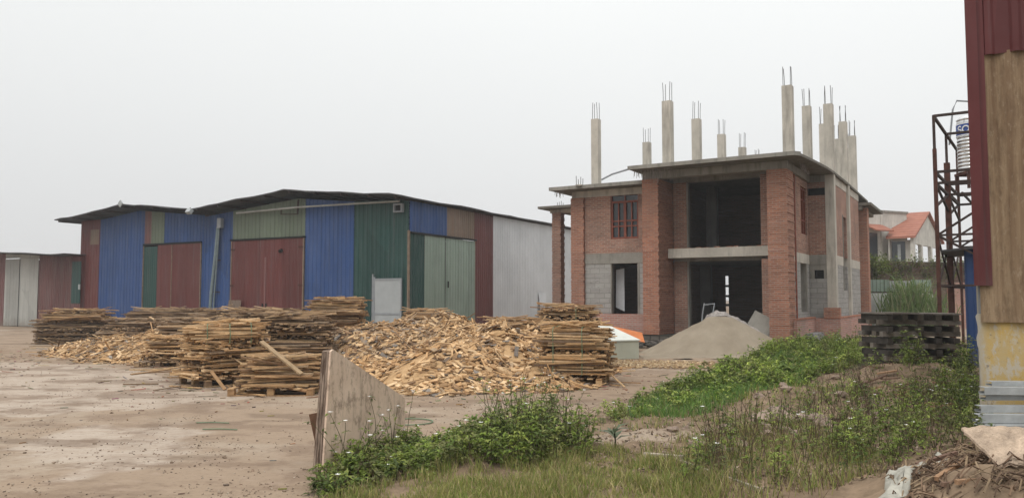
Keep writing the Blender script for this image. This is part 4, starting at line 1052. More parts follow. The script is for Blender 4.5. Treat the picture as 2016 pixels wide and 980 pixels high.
# K, L, M, N on the right
lK = pos(1134, 16.35); rK = -.26
pallet('brown pallet under the green strapped bundle right of the heap', lK, rK, 1.2, 1.1, False, PG)
bundle('green strapped bundle of tan strips on a pallet right of the offcut heap', lK, rK, 1.32, 1.15, .20, 1.08, 'fresh', 100, (-.36, .22), 1.1, .04, cross=.12)
lK2 = MB(); lK2.col = (.25, .15, .08)
lL = pos(1118, 20.6); bundle('reddish brown bundle stacked high behind the green strapped bundle', lL, -.08, 1.45, 1.2, .02, 1.42, 'mid', 60, (.2,), 1.2, .05, cross=.3)
lM = pos(1022, 23.6); bundle('low bundle of long strips behind the heap, before the silver cladding', lM, -.05, 1.8, 1.1, .02, 1.0, 'mid', 40, (), 1.2, .04, cross=.1)
lN = pos(838, 27.5); bundle('neat low bundle behind the heap, before the pale green door', lN, .1, 1.35, 1.1, .02, 1.22, 'mid', 40, (), .9, .03, cross=.05)

# single strips fallen off and leaning about the bundles
def loose_strip(x, y, L, a, tilt, w_, c, label):
    mb = MB(); mb.col = c; ax, ay, az_ = strip_axes(a, tilt, rnd.gauss(0, .3)); mb.obox((0, 0, 0), ax, ay, az_, L/2, w_/2, .009)
    tag(mb.build('wood_strip', M['wood'], loc=(x, y, .02 + abs(math.sin(tilt)) * L / 2)), label, 'wood strip', 'loose strips round the bundles')
for i in range(60):
    px, Y = rnd.choice([(rnd.uniform(90, 300), rnd.uniform(25.5, 29)), (rnd.uniform(280, 640), rnd.uniform(14.0, 15.8)), (rnd.uniform(300, 400), rnd.uniform(17, 19.5)), (rnd.uniform(1050, 1240), rnd.uniform(15.0, 16.2)), (rnd.uniform(600, 700), rnd.uniform(15.5, 19))])
    p = pos(px, Y); q = rnd.random()
    loose_strip(p[0], p[1], rnd.uniform(.35, 1.1), rnd.gauss(0, .9), (rnd.gauss(0, .02) if q < .7 else rnd.uniform(.2, .5)), rnd.uniform(.02, .06), mul(rnd.choice(PAL['fresh'] + PAL['mid'] + PAL['old']), .9), 'single wood strip lying loose on the yard round the bundles')
# offcut heaps
HEAP = [(-3.7, 20.3, 2.3, 2.5, 1.02), (-1.75, 21.6, 2.3, 2.6, 1.12), (-.25, 18.8, 2.2, 2.9, .93), (.45, 19.4, 1.8, 2.5, .92), (-1.3, 20.0, 2.4, 3.0, .98), (-2.8, 21.0, 2.2, 2.4, 1.0), (-1.2, 17.2, 1.9, 2.7, .78), (-2.7, 18.2, 1.6, 2.4, .66), (0.55, 16.6, 1.0, 1.7, .45)]
LHEAP = [(-12.1, 24.6, 1.9, 1.7, .55), (-10.3, 22.6, 1.6, 1.3, .42), (-13.5, 26.0, 1.4, 1.3, .42), (-8.9, 21.4, 1.2, 1.2, .68), (-11.2, 25.4, 1.2, 1.0, .75)]
def heap_z(H_, x, y):
    v = 0.0
    for cx, cy, rx, ry, h in H_:
        d = math.hypot((x - cx) / rx, (y - cy) / ry)
        if d < 1:
            k = h * (1 - d ** 1.25)
            v = max(v, k) + .12 * min(v, k)
    return v * (1 + .12 * fbm(x, y, 4.0, 1.3)) if v > 0 else 0.0
sawd = NT("sawdust"); n1 = sawd.noise(sawd.co(), 5, 6, .7); n2 = sawd.noise(sawd.co(), 40, 4, .7)
kk = sawd.mix(sawd.ramp(n1, [(.35, 0.0), (.68, 1.0)]), (.40, .25, .125), (.55, .37, .20)); kk = sawd.mix(sawd.ramp(n2, [(.5, 0.0), (.7, .5)]), kk, (.27, .165, .085))
sawd.bump(n2, .6, .03); M['sawdust'] = sawd.out(kk, .95, 0, .08)
def heap(H_, x0, x1, y0, y1, st, npc, nind, label, glabel, ggroup, mixc, seed, bare=None):
    r2 = random.Random(seed)
    xs = list(np.arange(x0, x1, st)); ys = list(np.arange(y0, y1, st)); mb = MB()
    V = [(x, y, max(-.02, heap_z(H_, x, y) - .05) + .02 * fbm(x, y, 1.0, 5)) for y in ys for x in xs]; n = len(xs)
    mb.add(V, [(j*n+i, j*n+i+1, (j+1)*n+i+1, (j+1)*n+i) for j in range(len(ys)-1) for i in range(n-1) if max(V[j*n+i][2], V[j*n+i+1][2], V[(j+1)*n+i][2]) > -.005])
    tag(mb.build('sawdust_heap', M['sawdust'], smooth=True), label + ', the sawdust core', 'sawdust heap', None, 'stuff')
    items = []
    while len(items) < npc:
        x, y = r2.uniform(x0 - .4, x1 + .4), r2.uniform(y0 - .7, y1)
        z = heap_z(H_, x, y)
        if z <= 0:
            near = max(heap_z(H_, x + dx, y + dy) for dx, dy in ((.35, 0), (-.35, 0), (0, .45), (0, -.4)))
            if near <= 0 or r2.random() < .55: continue
        if bare and z > .05 and bare(x, y) and r2.random() < .86: continue
        if y > 21.8 and r2.random() < .3 and x > -6: continue
        e_ = .08
        gx, gy = (heap_z(H_, x + e_, y) - heap_z(H_, x - e_, y)) / (2*e_), (heap_z(H_, x, y + e_) - heap_z(H_, x, y - e_)) / (2*e_)
        nrm = Vector((-gx, -gy, 1)).normalized()
        nrm = (nrm + Vector((r2.gauss(0, .2), r2.gauss(0, .2), 0))).normalized()
        a = Vector((r2.gauss(0, 1), r2.gauss(0, .8), 0)); a = (a - nrm * a.dot(nrm)).normalized()
        q = r2.random()
        if q < .68: l, w_, th = r2.uniform(.06, .19), r2.uniform(.045, .115), r2.uniform(.012, .028)
        elif q < .9: l, w_, th = r2.uniform(.16, .34), r2.uniform(.045, .10), r2.uniform(.012, .028)
        else: l, w_, th = r2.uniform(.28, 1.0), r2.uniform(.016, .04), r2.uniform(.012, .022)
        if r2.random() < .03: a = (a + nrm * 1.1).normalized(); nrm = (nrm - a * nrm.dot(a)).normalized()
        cc = r2.choice(mixc(x, y, r2)); s_ = r2.uniform(.78, 1.12)
        if r2.random() < .10: cc = r2.choice([(.17, .125, .09), (.30, .26, .22), (.22, .19, .165), (.13, .085, .055)])
        items.append(((x, y, z + r2.uniform(-.015, .035)), a, nrm, l/2, w_/2, th/2, tuple(k_ * s_ for k_ in cc), l * w_ * (1.4 if z > .1 else 1) / y))
    items.sort(key=lambda q: -q[-1])
    rest = MB()
    for i, (c, a, nrm, hx_, hy_, hz_, cc, _) in enumerate(items):
        b_ = nrm.cross(a)
        if i < nind:
            m1 = MB(); m1.col = cc; m1.obox((0,0,0), a, b_, nrm, hx_, hy_, hz_, .004)
            tag(m1.build('wood_offcut', M['wood'], loc=c), glabel, 'offcut', ggroup)
        else:
            rest.col = cc; rest.obox(c, a, b_, nrm, hx_, hy_, hz_)
    tag(rest.build('offcut_pile', M['wood']), label, 'offcut heap', None, 'stuff')
def mixc(x, y, r2):
    q = fbm(x, y, 7.0, .8)
    left_ = (x < -1.6 and y > 17.2)
    if left_: return PAL['mid'] if r2.random() < .55 else (PAL['fresh'] if r2.random() < .6 else PAL['old'])
    return PAL['fresh'] if r2.random() < .82 else PAL['mid']
bare = lambda x, y: (abs((x + .1) - (17.4 - y) * .35) < .26 and 15.3 < y < 18.3) or ((x + 2.0) ** 2 + (y - 15.9) ** 2 * .5 < .5)
heap(HEAP, -6.2, 2.4, 14.2, 24.2, .16, 9500, 240, 'broad heap of pale wood offcuts in the middle of the yard', 'pale wood offcut lying loose on the broad heap', 'loose offcuts on the broad heap', mixc, 3, bare)
heap(LHEAP, -16.4, -7.4, 19.9, 28.2, .2, 2300, 50, 'low spread of offcuts before the dark bundles at left', 'wood offcut lying on the low spread at the left', 'loose offcuts on the left spread', lambda x, y, r2: PAL['fresh'] if r2.random() < .6 else PAL['mid'], 5)
# strewn bark, splinters and chips on the yard
r3 = random.Random(11); sp = MB()
for i in range(1500):
    q = r3.random()
    if q < .55: x, y = r3.gauss(-12, 5.0), r3.gauss(24, 3.5)
    elif q < .93: x, y = r3.gauss(-1.2, 3.6), r3.gauss(15.4, 2.0)
    else: x, y = r3.uniform(-13, 2), r3.uniform(6.5, 20)
    if side(x, y) > .1 or y < 5.5: continue
    l = r3.uniform(.02, .11) if r3.random() < .85 or y < 13 else r3.uniform(.15, .5)
    sp.col = tuple(k_ * r3.uniform(.35, .9) for k_ in r3.choice(PAL['old'] if r3.random() < .8 else PAL['mid']))
    ax, ay, az_ = strip_axes(r3.gauss(0, .8), r3.gauss(0, .05)); h = r3.uniform(.002, .006)
    sp.obox((x, y, gz(x, y) + h + .003), ax, ay, az_, l/2, r3.uniform(.003, .009 if y < 13 else .016), h)
tag(sp.build('wood_splinters', M['wood']), 'bark and splinters strewn over the yard', 'splinters', None, 'stuff')
pb_ = MB(); k_ = 0
while k_ < 2600:
    px, py = r3.uniform(-40, 1250), 640 + 345 * r3.random() ** .8
    g_ = gp(px, py)
    if side(g_[0], g_[1]) > .2 or g_[1] > 24: continue
    if fbm(g_[0], g_[1], 12.0, .7) < r3.uniform(-.45, .35): continue
    q = r3.uniform(.003, .008) * (2.0 if r3.random() < .03 else 1); pb_.col = mul(r3.choice([(.22, .165, .12), (.28, .215, .16), (.14, .105, .08), (.36, .30, .235), (.24, .17, .12)]), r3.uniform(.8, 1.2))
    ax, ay, az_ = strip_axes(r3.uniform(0, 6.3), r3.gauss(0, .3), r3.gauss(0, .3)); pb_.obox((g_[0], g_[1], gz(g_[0], g_[1]) + q * .3), ax, ay, az_, q * r3.uniform(.8, 1.6), q, q * .6, q * .35); k_ += 1
tag(pb_.build('pebbles', M['wood']), 'grit and small stones scattered over the yard', 'grit', None, 'stuff')
ch = MB()
for i in range(1500):
    u, v = r3.gauss(0, .5), r3.gauss(0, .42)
    x, y = 3.75 + u * 2.2 - v * .1, 20.6 + v * 1.5 - u * .3
    if abs(u) > 1.1 or abs(v) > .9: continue
    ch.col = r3.choice([(.50, .37, .22), (.42, .29, .16), (.55, .43, .28), (.3, .2, .12)])
    ax, ay, az_ = strip_axes(r3.uniform(0, 6.3), r3.gauss(0, .25)); ch.obox((x, y, gz(x, y) + .02), ax, ay, az_, r3.uniform(.02, .055), r3.uniform(.015, .03), .010)
tag(ch.build('wood_chips', M['wood']), 'thin spread of yellow wood chips before the sand heap', 'wood chips', None, 'stuff')

# ------------------------------------------------------------------ sand heap, tank, boards by the house
sc = pos(1418, 24.7)
def sand_z(x, y):
    d = math.hypot((x - sc[0]) / 2.4, (y - sc[1]) / 1.75)
    z = 1.30 * max(0, 1 - d * (1 + .10 * fbm(math.atan2(y - sc[1], x - sc[0]), 0, 3.0, 1.5))) if d < 1.3 else 0
    z = min(z, 1.02 + .10 * max(0, 1 - d)) * (1 + .05 * fbm(x, y, 6.0, 1.1))
    d2 = math.hypot((x - sc[0] - .1) / 2.6, (y - sc[1] + .35) / 1.75)
    return max(z, .10 * (1 - d2 ** 4) if d2 < 1 else -.03) + .03 * fbm(x, y, 2.0, 1.3) + .022 * fbm(x, y, 9.0, 3.2) + .008 * fbm(x, y, 7.0, 6.0)
sm = MB(); xs = list(np.arange(sc[0] - 2.7, sc[0] + 2.75, .07)); ys = list(np.arange(sc[1] - 2.3, sc[1] + 1.9, .07)); n = len(xs)
Vs = [(x, y, sand_z(x, y)) for y in ys for x in xs]
sm.add(Vs, [(j*n+i, j*n+i+1, (j+1)*n+i+1, (j+1)*n+i) for j in range(len(ys)-1) for i in range(n-1)])
t = NT("sand"); n1 = t.noise(t.co(), 1.6, 6, .65); n2 = t.noise(t.co(), 60, 4, .7)
k = t.mix(t.ramp(n1, [(.35, 0.0), (.7, 1.0)]), (.235, .195, .145), (.295, .25, .19)); k = t.mix(t.ramp(n2, [(.5, 0.0), (.75, .4)]), k, (.2, .17, .135))
t.bump(t.mix(.5, n2, t.noise(t.co(), 9, 5, .7)), .35, .03); M['sand'] = t.out(k, .95, 0, .08)
tag(sm.build('sand_heap', M['sand'], smooth=True), 'conical heap of grey sand in front of the open ground floor', 'sand heap')
def cloth(name, label, cat, pts_fn, nu, nv, mk, thick=.012, **kw):
    mb = MB(); V = [pts_fn(i / nu, j / nv) for j in range(nv + 1) for i in range(nu + 1)]; n = nu + 1
    b = len(V); V += [(p[0], p[1], p[2] - thick) for p in V]; fs = []
    for j in range(nv):
        for i in range(nu):
            a = j*n+i; fs += [(a, a+1, a+n+1, a+n), (b+a, b+a+n, b+a+n+1, b+a+1)]
    for i in range(nu): fs += [(i, b+i, b+i+1, i+1), (nv*n+i, nv*n+i+1, b+nv*n+i+1, b+nv*n+i)]
    for j in range(nv): fs += [(j*n, (j+1)*n, b+(j+1)*n, b+j*n), (j*n+nu, b+j*n+nu, b+(j+1)*n+nu, (j+1)*n+nu)]
    mb.add(V, fs); return tag(mb.build(name, M[mk], smooth=True), label, cat)
def tarp_fn(u, v):
    x = sc[0] - .35 + u * 1.75; y = sc[1] + .28 + v * 1.1 - .25 * u
    hump = 1.36 - 1.0 * max(0, u - .3) ** 1.15 - .5 * max(0, .2 - u) - .2 * v
    kf = min(1.0, v / .3) * min(1.0, u / .12) ; base_ = sand_z(x, y) + .03
    return (x, y, base_ + kf * max(0.0, hump - base_ + .035 * fbm(x, y, 3.0, 3.0) + .018 * math.sin(u * 38 + 3 * fbm(x, y, 1, 2))))
cloth('tarpaulin', 'crumpled faded tarpaulin draped behind the top of the sand heap', 'tarpaulin', tarp_fn, 50, 26, 'tarp')
bd = MB().box(-.45, .45, -.015, .015, 0, .95).build('board', M['concd'], loc=(at(1488, 640, 26.4)[0], 26.4, .42)); bd.rotation_euler = (R(-38), R(28), R(-20))
tag(bd, 'grey board leaning at an angle beside the sand heap', 'board')
tr = thing('metal_trestle', 'small metal frame standing behind the sand heap', 'trestle', (at(1389, 610, 26.9)[0], 26.9, .42), -.4)
for x in (-.17, .17): MB().tube([(x, 0, 0), (x + .06, .05, .75), (x + .12, .08, 1.12)], .022, 6).build('leg', M['grey'], tr)
MB().bar((-.06, .08, 1.06), (.27, .08, 1.1), .035).build('crossbar', M['grey'], tr)
# pale tank with sloped lid
kb = gp(1258, 706); ka = gp(1176, 714)
ang = math.atan2(kb[1]-ka[1], kb[0]-ka[0])
pt = thing('storage_tank', 'pale grey green box tank with a sloping white lid behind the strapped bundle', 'tank', (kb[0], kb[1], 0), .35)
MB().add and None
bt = MB(); Lx = 1.5
bt.add([(-Lx,0,.01),(0,0,.01),(0,1.7,.01),(-Lx,1.7,.01),(-Lx,0,.50),(0,0,.50),(-.1,1.7,.86),(-Lx,1.7,.98)], [(0,3,2,1),(0,1,5,4),(1,2,6,5),(2,3,7,6),(3,0,4,7),(4,5,6,7)])
bt.build('tank_body', M['tank'], pt)
ld = MB(); ld.slab([(-Lx - .02, -.03, .507), (.03, -.03, .507), (-.08, 1.72, .868), (-Lx - .02, 1.72, .99)], (0, 0, 1), .03); ld.build('lid', M['tanklid'], pt)
for i, (px, Y, z, ang_, w_, tl_, lab) in enumerate([(1237, 25.3, .56, .1, .95, 28, 'orange board tilted against the rubble left of the sand heap'), (1206, 25.9, .62, .3, .8, 14, 'smaller orange board lying flatter behind the pale tank')]):
    o = MB().box(-w_/2, w_/2, -.3, .3, -.012, .012).build('board', M['orange'], loc=pos(px, Y, z)); o.rotation_euler = (R(tl_), R(12), ang_)
    tag(o, lab, 'board')

def rock(name, label, loc, r_, mk='rock', grp=None, sq=.6, cat='rubble'):
    mb = MB(); n, m_ = 8, 5; V = []; sd_ = rnd.uniform(0, 50)
    for j in range(m_ + 1):
        ph = -math.pi/2 + math.pi * j / m_
        for i in range(n):
            th = 2*math.pi*i/n; d = Vector((math.cos(ph)*math.cos(th), math.cos(ph)*math.sin(th), math.sin(ph)))
            k_ = r_ * (1 + .45 * mnoise.noise(d * 1.4 + Vector((sd_, 0, 0)))); V.append((d.x*k_*1.2, d.y*k_, d.z*k_*sq))
    mb.add(V, [(j*n+i, j*n+(i+1)%n, (j+1)*n+(i+1)%n, (j+1)*n+i) for j in range(m_) for i in range(n)])
    return tag(mb.build(name, M[mk], loc=loc, rotz=rnd.uniform(0, 6)), label, cat, grp)
for i in range(26):
    q = rnd.uniform(0, 1); p = H.w(-5.6 + q * 1.6, -.5 - rnd.uniform(0, .7)); rr = rnd.uniform(.07, .16)
    rock('stone', 'dark foundation stone lying loose left of the sand heap', (p[0], p[1], rr * .4 + rnd.uniform(0, .12)), rr, 'stone', 'loose stones by the house foundation')

# ------------------------------------------------------------------ dark timber stack
def beam_stack(label, px, Y, z0, rotz, L, n_layers):
    s_ = thing('timber_stack', label, 'timber stack', pos(px, Y, z0), rotz)
    for k_ in range(n_layers):
        z = k_ * .125
        if k_ % 2 == 0:
            for y in (-.42, -.02, .38):
                mb = MB(); mb.col = mul(rnd.choice([(.13, .11, .09), (.20, .175, .15), (.085, .072, .06)]), 1.0); dx = rnd.uniform(-.1, .1)
                mb.box(-L/2 + dx, L/2 + dx + rnd.uniform(-.08, .05), y + rnd.uniform(-.04, .03), y + .12, z - .012, z + rnd.uniform(.075, .098)); mb.build('beam', M['wood'], s_, rotz=rnd.gauss(0, .05), loc=(0, rnd.uniform(-.05, .03), rnd.uniform(-.006, .006)))
        else:
            for x in (-L/2 + .05, -.06, L/2 - .17):
                mb = MB(); mb.col = rnd.choice([(.09, .075, .06), (.06, .052, .045)]); mb.box(x, x + .12, -.5, .5, z - .047, z + .076); mb.build('cross_beam', M['wood'], s_)
    for x in np.arange(-L/2, L/2 - .1, .2):
        mb = MB(); mb.col = rnd.choice([(.12, .10, .085), (.17, .15, .13)]); zt = (n_layers - 1) * .125 + .08
        mb.box(x, x + .16, -.52, .52, zt, zt + .03); mb.build('top_board', M['wood'], s_)
    return s_
beam_stack('dark weathered timber stack, left one beside the weedy bank', 1752, 17.3, .16, .12, .9, 10)
beam_stack('dark weathered timber stack, right one nearer the tower', 1826, 17.7, .14, -.10, .95, 10)

# ------------------------------------------------------------------ steel profiles by the yellow wall
for i, (pxl, yy, z, hgt, L, lab) in enumerate([
        (1945, 9.55, .66, .055, 2.4, 'topmost thin grey steel channel on the stack by the yellow wall'), (1930, 9.42, .575, .085, 2.6, 'wide grey steel channel second from the top of the stack'),
        (1932, 9.50, .50, .06, 2.5, 'dull steel channel in the middle of the stack by the yellow wall'), (1922, 9.30, .385, .075, 2.7, 'pale steel channel fourth down in the stack'),
        (1916, 9.18, .285, .095, 2.6, 'broad grey steel channel low in the stack'), (1917, 9.05, .23, .05, 1.3, 'short bright steel angle at the bottom front of the stack')]):
    xL = (pxl - 1008) / FPX * yy
    mb = MB(); t_ = .006
    mb.box(0, L, 0, t_, 0, hgt); mb.box(0, L, t_, .13, 0, t_); mb.box(0, L, t_, .13, hgt - t_, hgt); mb.box(0, L, .13, .13 + t_, 0, hgt * .35)
    tag(mb.build('steel_channel', M['galv'], loc=(xL, yy, z), rotz=rnd.uniform(-.06, .0)), lab, 'steel channel')
for i, (px, yy, L, h_) in enumerate([(1952, 9.15, .9, .2), (2010, 9.1, .9, .2)]):
    mb = MB(); mb.col = (.06, .05, .045); mb.box(0, .1, 0, .7, 0, .26); tag(mb.build('support_block', M['wood'], loc=((px - 1008) / FPX * yy, yy, -.02 + .03)), ('dark timber block under the left end of the steel stack', 'dark timber block under the steel stack at the frame edge')[i], 'block')

# ------------------------------------------------------------------ foreground boards
t = NT("weathered_ply")
n1 = t.noise(t.co(), 1.7, 6, .65); n2 = t.noise(t.co((1.3, 1, .9)), 4.5, 7, .75); n3 = t.noise(t.co((1, 1, .15)), 14, 5, .7)
k = t.mix(t.ramp(n1, [(.35, 0.0), (.66, 1.0)]), (.56, .42, .32), (.72, .56, .44))
k = t.mix(t.ramp(n2, [(.50, 0.0), (.62, .85)]), k, (.27, .20, .15)); k = t.mix(t.ramp(n3, [(.52, 0.0), (.70, .55)]), k, (.20, .155, .12))
t.bump(n2, .25, .01); M['ply'] = t.out(k, .85, 0, .12)
t = NT("ply_edge"); n1 = t.noise(t.co((40, 40, .6)), 1.0, 4, .7)
k = t.mix(t.ramp(n1, [(.4, 0.0), (.6, 1.0)]), (.085, .055, .04), (.30, .23, .18)); M['plyedge'] = t.out(k, .9, 0, .1)
bl, brr = gp(646, 925), gp(796, 872)
ba = math.atan2(brr[1] - bl[1], brr[0] - bl[0]); Lb = math.hypot(brr[0]-bl[0], brr[1]-bl[1])
zt_l = at(652, 690, bl[1])[2]; zt_r = at(797, 784, brr[1])[2]
slabo = thing('plywood_stack', 'weathered grey plywood sheets with a slanting top edge standing upright in foreground', 'plywood', (bl[0], bl[1], -.03), ba)
for i in range(4):
    o_ = i * .026; j1, j2 = rnd.uniform(-.012, .012), rnd.uniform(-.02, .02)
    P = [(-.10 - i * .006 + j1, o_, 0), (Lb + j2, o_, 0), (Lb + j2 * .5, o_, zt_r + .03 - i * .008), (Lb * .93, o_, zt_r + .09 - i * .01), (0.05 + j1, o_, zt_l + .03 + j1), (0.012 + j1, o_, zt_l + .02)]
    MB().slab(P, (0, 1, 0), .0235).build('plywood_sheet', M['ply'] if i == 0 else M['plyedge'], slabo)
bp = MB(); bp.slab([(-.02, 0, -.02), (.36, .04, -.02), (.27, .06, .52), (-.13, .02, .46)], (.1, 1, 0), .02)
tag(bp.build('board', M['brownboard'], loc=(gp(628, 905)[0] - .03, gp(628, 905)[1] + .20, -.01), rotz=.30), 'narrow brown board leaning behind the grey plywood sheets', 'board')
hp = MB(); c0 = gp(806, 832)
hp.tube([(c0[0] + .32 * math.cos(a_) , c0[1] + .28 * math.sin(a_) + .0, .018) for a_ in np.linspace(-2.0, 2.0, 20)], .009, 6)
tag(hp.build('hose', M['strap']), 'green hose loop lying on the yard behind the plywood', 'hose')
for i, (px, py, lab) in enumerate([(418, 833, 'thin green strap scrap lying flat on the open yard'), (432, 846, 'second green strap scrap nearer the viewer on the yard')]):
    c0 = gp(px, py); mb = MB(); mb.tube([(c0[0] - .22, c0[1], .012), (c0[0], c0[1] + .02, .014), (c0[0] + .24, c0[1] - .03, .012)], .008, 5); tag(mb.build('strap_scrap', M['strap']), lab, 'strap')

# ------------------------------------------------------------------ vegetation
GR = [(.165, .225, .036), (.205, .275, .046), (.11, .16, .034), (.27, .315, .07), (.19, .20, .065)]
def leaf(mb, p, d, up, L, w_, c):
    d = d.normalized(); s_ = d.cross(up)
    if s_.length < 1e-3: s_ = Vector((1, 0, 0))
    s_.normalize(); n_ = s_.cross(d)
    a = p; m_ = p + d * (L * .45) - n_ * (-.02 * L); tip = p + d * L - n_ * (L * .18)
    mb.col = c
    mb.add([tuple(a), tuple(m_ + s_ * (w_ * .5) + n_ * (w_ * .18)), tuple(tip), tuple(m_ - s_ * (w_ * .5) + n_ * (w_ * .18)), tuple(m_)], [(0, 1, 4), (1, 2, 4), (0, 4, 3), (4, 2, 3)])
def weed(mb, fl, x, y, h, r2, leafy=1.0, tone=1.0, ls=.055, flower=.15, dead=0.0):
    z = gz(x, y) - .01
    lean = Vector((r2.gauss(0, .22), r2.gauss(0, .22), 1)).normalized()
    ns = 7; pts = []
    p = Vector((x, y, z)); dirv = lean
    for i in range(ns):
        pts.append(p.copy()); dirv = (dirv + Vector((r2.gauss(0, .10), r2.gauss(0, .10), .05))).normalized(); p = p + dirv * (h / (ns - 1))
    isdead = r2.random() < dead
    mb.col = (.13, .085, .055) if isdead else mul((.085, .095, .035), tone)
    mb.tube(pts, [.0045 - .0004 * i for i in range(ns)], 4, False)
    if isdead:
        for i in range(3, ns):
            q = Vector((r2.gauss(0, 1), r2.gauss(0, 1), .8)).normalized(); mb.tube([pts[i], pts[i] + q * r2.uniform(.05, .16)], [.002, .0012], 3, False)
        return
    base = mul(r2.choice(GR), tone * r2.uniform(.75, 1.2) * (1 + .45 * fbm(x, y, 17.0, .9)))
    for i in range(1, ns):
        for s_ in range(2 if r2.random() < leafy else 1):
            a = r2.uniform(0, 2*math.pi)
            d = Vector((math.cos(a), math.sin(a), r2.uniform(-.1, .55)))
            br_ = r2.uniform(.02, .11) * (1.15 - i / ns)
            q = pts[i] + d.normalized() * br_
            for _ in range(3):
                dd = (d + Vector((r2.gauss(0, .55), r2.gauss(0, .55), r2.gauss(0, .25)))).normalized()
                leaf(mb, q, dd, Vector((0, 0, 1)), ls * r2.uniform(.6, 1.35), ls * r2.uniform(.35, .6), mul(base, r2.uniform(.75, 1.3)))
    if r2.random() < flower:
        c = pts[-1] + Vector((0, 0, .015))
        for k_ in range(5):
            a = k_ * 1.257 + r2.random(); d = Vector((math.cos(a), math.sin(a), .25)); s_ = Vector((-math.sin(a), math.cos(a), 0))
            fl.add([tuple(c), tuple(c + d * .015 + s_ * .010), tuple(c + d * .027), tuple(c + d * .015 - s_ * .010)], [(0, 1, 2, 3)])
        fl.add([tuple(c + Vector((-.006, -.006, .004))), tuple(c + Vector((.006, -.006, .004))), tuple(c + Vector((.006, .006, .004))), tuple(c + Vector((-.006, .006, .004)))], [(0, 1, 2, 3)])
def weed_patch(name, label, n, sampler, hr, seed, **kw):
    r2 = random.Random(seed); mb, fl = MB(), MB(); k_ = 0
    while k_ < n:
        q = sampler(r2)
        if q is None: continue
        x, y, hs_ = q; weed(mb, fl, x, y, r2.uniform(*hr) * hs_, r2, **kw); k_ += 1
    o = mb.build(name, M['leaf'], None)
    tag(o, label, 'weeds', None, 'stuff')
    if fl.v: fl.build('flower', M['petal'], o)['kind'] = 'stuff'
    return o
def inside(poly, x, y):
    c = False; n = len(poly)
    for i in range(n):
        (x0, y0), (x1, y1) = poly[i], poly[(i+1) % n]
        if (y0 > y) != (y1 > y) and x < (x1-x0)*(y-y0)/(y1-y0)+x0: c = not c
    return c
def poly_sampler(pxs, hfun=None, clump=0.0, cs=1.5):
    P = [gp(a, b)[:2] for a, b in pxs]; xs = [p[0] for p in P]; ys = [p[1] for p in P]
    def f(r2):
        x, y = r2.uniform(min(xs), max(xs)), r2.uniform(min(ys), max(ys))
        if not inside(P, x, y): return None
        if clump and fbm(x, y, 11.0, cs) < clump - .5 + r2.uniform(-.25, .25): return None
        return (x, y, hfun(x, y) if hfun else 1.0)
    return f
thicket = poly_sampler([(618, 962), (665, 915), (800, 872), (900, 872), (1000, 850), (1070, 845), (1130, 868), (1172, 905), (1110, 930), (1000, 935), (880, 945), (760, 965), (640, 985)],
                       lambda x, y: (.42 + .68 * math.exp(-((x - .30) / .62) ** 2)) * (1 + .35 * fbm(x, y, 2.0, 1.6)))
weed_patch('weed_thicket', 'leafy green weeds with small white flowers around the foot of the plywood', 560, thicket, (.24, .52), 21, leafy=.9, tone=1.0, ls=.064, flower=.05, dead=.15)
weed_patch('tall_weeds', 'taller straggling flowering weed stems rising above the thicket', 40, poly_sampler([(930, 880), (1020, 848), (1110, 852), (1150, 890), (1060, 900)]), (.55, .78), 22, leafy=.35, tone=1.0, ls=.05, flower=.7, dead=.35)
weed_patch('weed_thicket', 'straggling weeds in front of the left edge of the plywood', 12, poly_sampler([(640, 945), (740, 905), (800, 890), (780, 925), (690, 960)]), (.45, .72), 23, leafy=.4, ls=.05, flower=.6)
weed_patch('bank_weeds', 'low bright green weeds covering the bank before the brick house', 1500, poly_sampler([(1250, 800), (1340, 770), (1510, 705), (1590, 690), (1720, 712), (1660, 745), (1540, 785), (1440, 808), (1330, 820)], lambda x, y: max(.3, .85 + 1.1 * fbm(x, y, 23.0, .8)), .22, 1.1), (.12, .32), 24, leafy=1.0, tone=1.3, ls=.08, flower=.015, dead=.03)
weed_patch('bank_weeds', 'taller weeds growing against the plinth of the brick house', 520, poly_sampler([(1520, 715), (1560, 690), (1640, 683), (1735, 690), (1740, 722), (1690, 735), (1600, 735)], lambda x, y: max(.4, .9 + .9 * fbm(x, y, 3, .8))), (.25, .50), 25, leafy=.8, tone=.95, ls=.075, flower=.06, dead=.08)
weed_patch('rubble_weeds', 'sparse weeds and dry brown stems on the rubble at right', 330, poly_sampler([(1440, 850), (1600, 815), (1760, 790), (1900, 790), (1950, 850), (1930, 900), (1760, 950), (1480, 985), (1330, 985), (1350, 920)], None, .42, 1.3), (.14, .42), 26, leafy=.8, tone=1.05, ls=.05, flower=.06, dead=.28)
weed_patch('rubble_weeds', 'greener weeds crowding below the steel channels', 230, poly_sampler([(1640, 850), (1800, 820), (1930, 850), (1950, 890), (1850, 915), (1720, 940), (1640, 920)], None, .3, 1.8), (.18, .42), 27, leafy=.85, tone=.95, ls=.052, flower=.08, dead=.28)
weed_patch('wall_weeds', 'dark weeds growing between the timber stack and the blue shed', 210, poly_sampler([(1790, 738), (1905, 735), (1925, 800), (1880, 820), (1780, 780)], lambda x, y: max(.3, .8 + fbm(x, y, 5, 1.0)), .5, 1.2), (.3, .75), 28, leafy=.9, tone=.75, ls=.07, flower=.10, dead=.1)
weed_patch('wall_weeds', 'weeds at the foot of the yellow wall', 70, poly_sampler([(1880, 790), (1925, 780), (1935, 840), (1880, 850)]), (.3, .6), 29, leafy=.9, tone=.8, ls=.06, flower=.1)
weed_patch('edge_weeds', 'small weed tufts on the earth edge beside the bare lane', 42, poly_sampler([(1130, 822), (1260, 800), (1300, 832), (1240, 846), (1150, 838)], None, .5, 3.0), (.08, .22), 30, leafy=.9, tone=1.1, ls=.055, flower=.15, dead=.1)
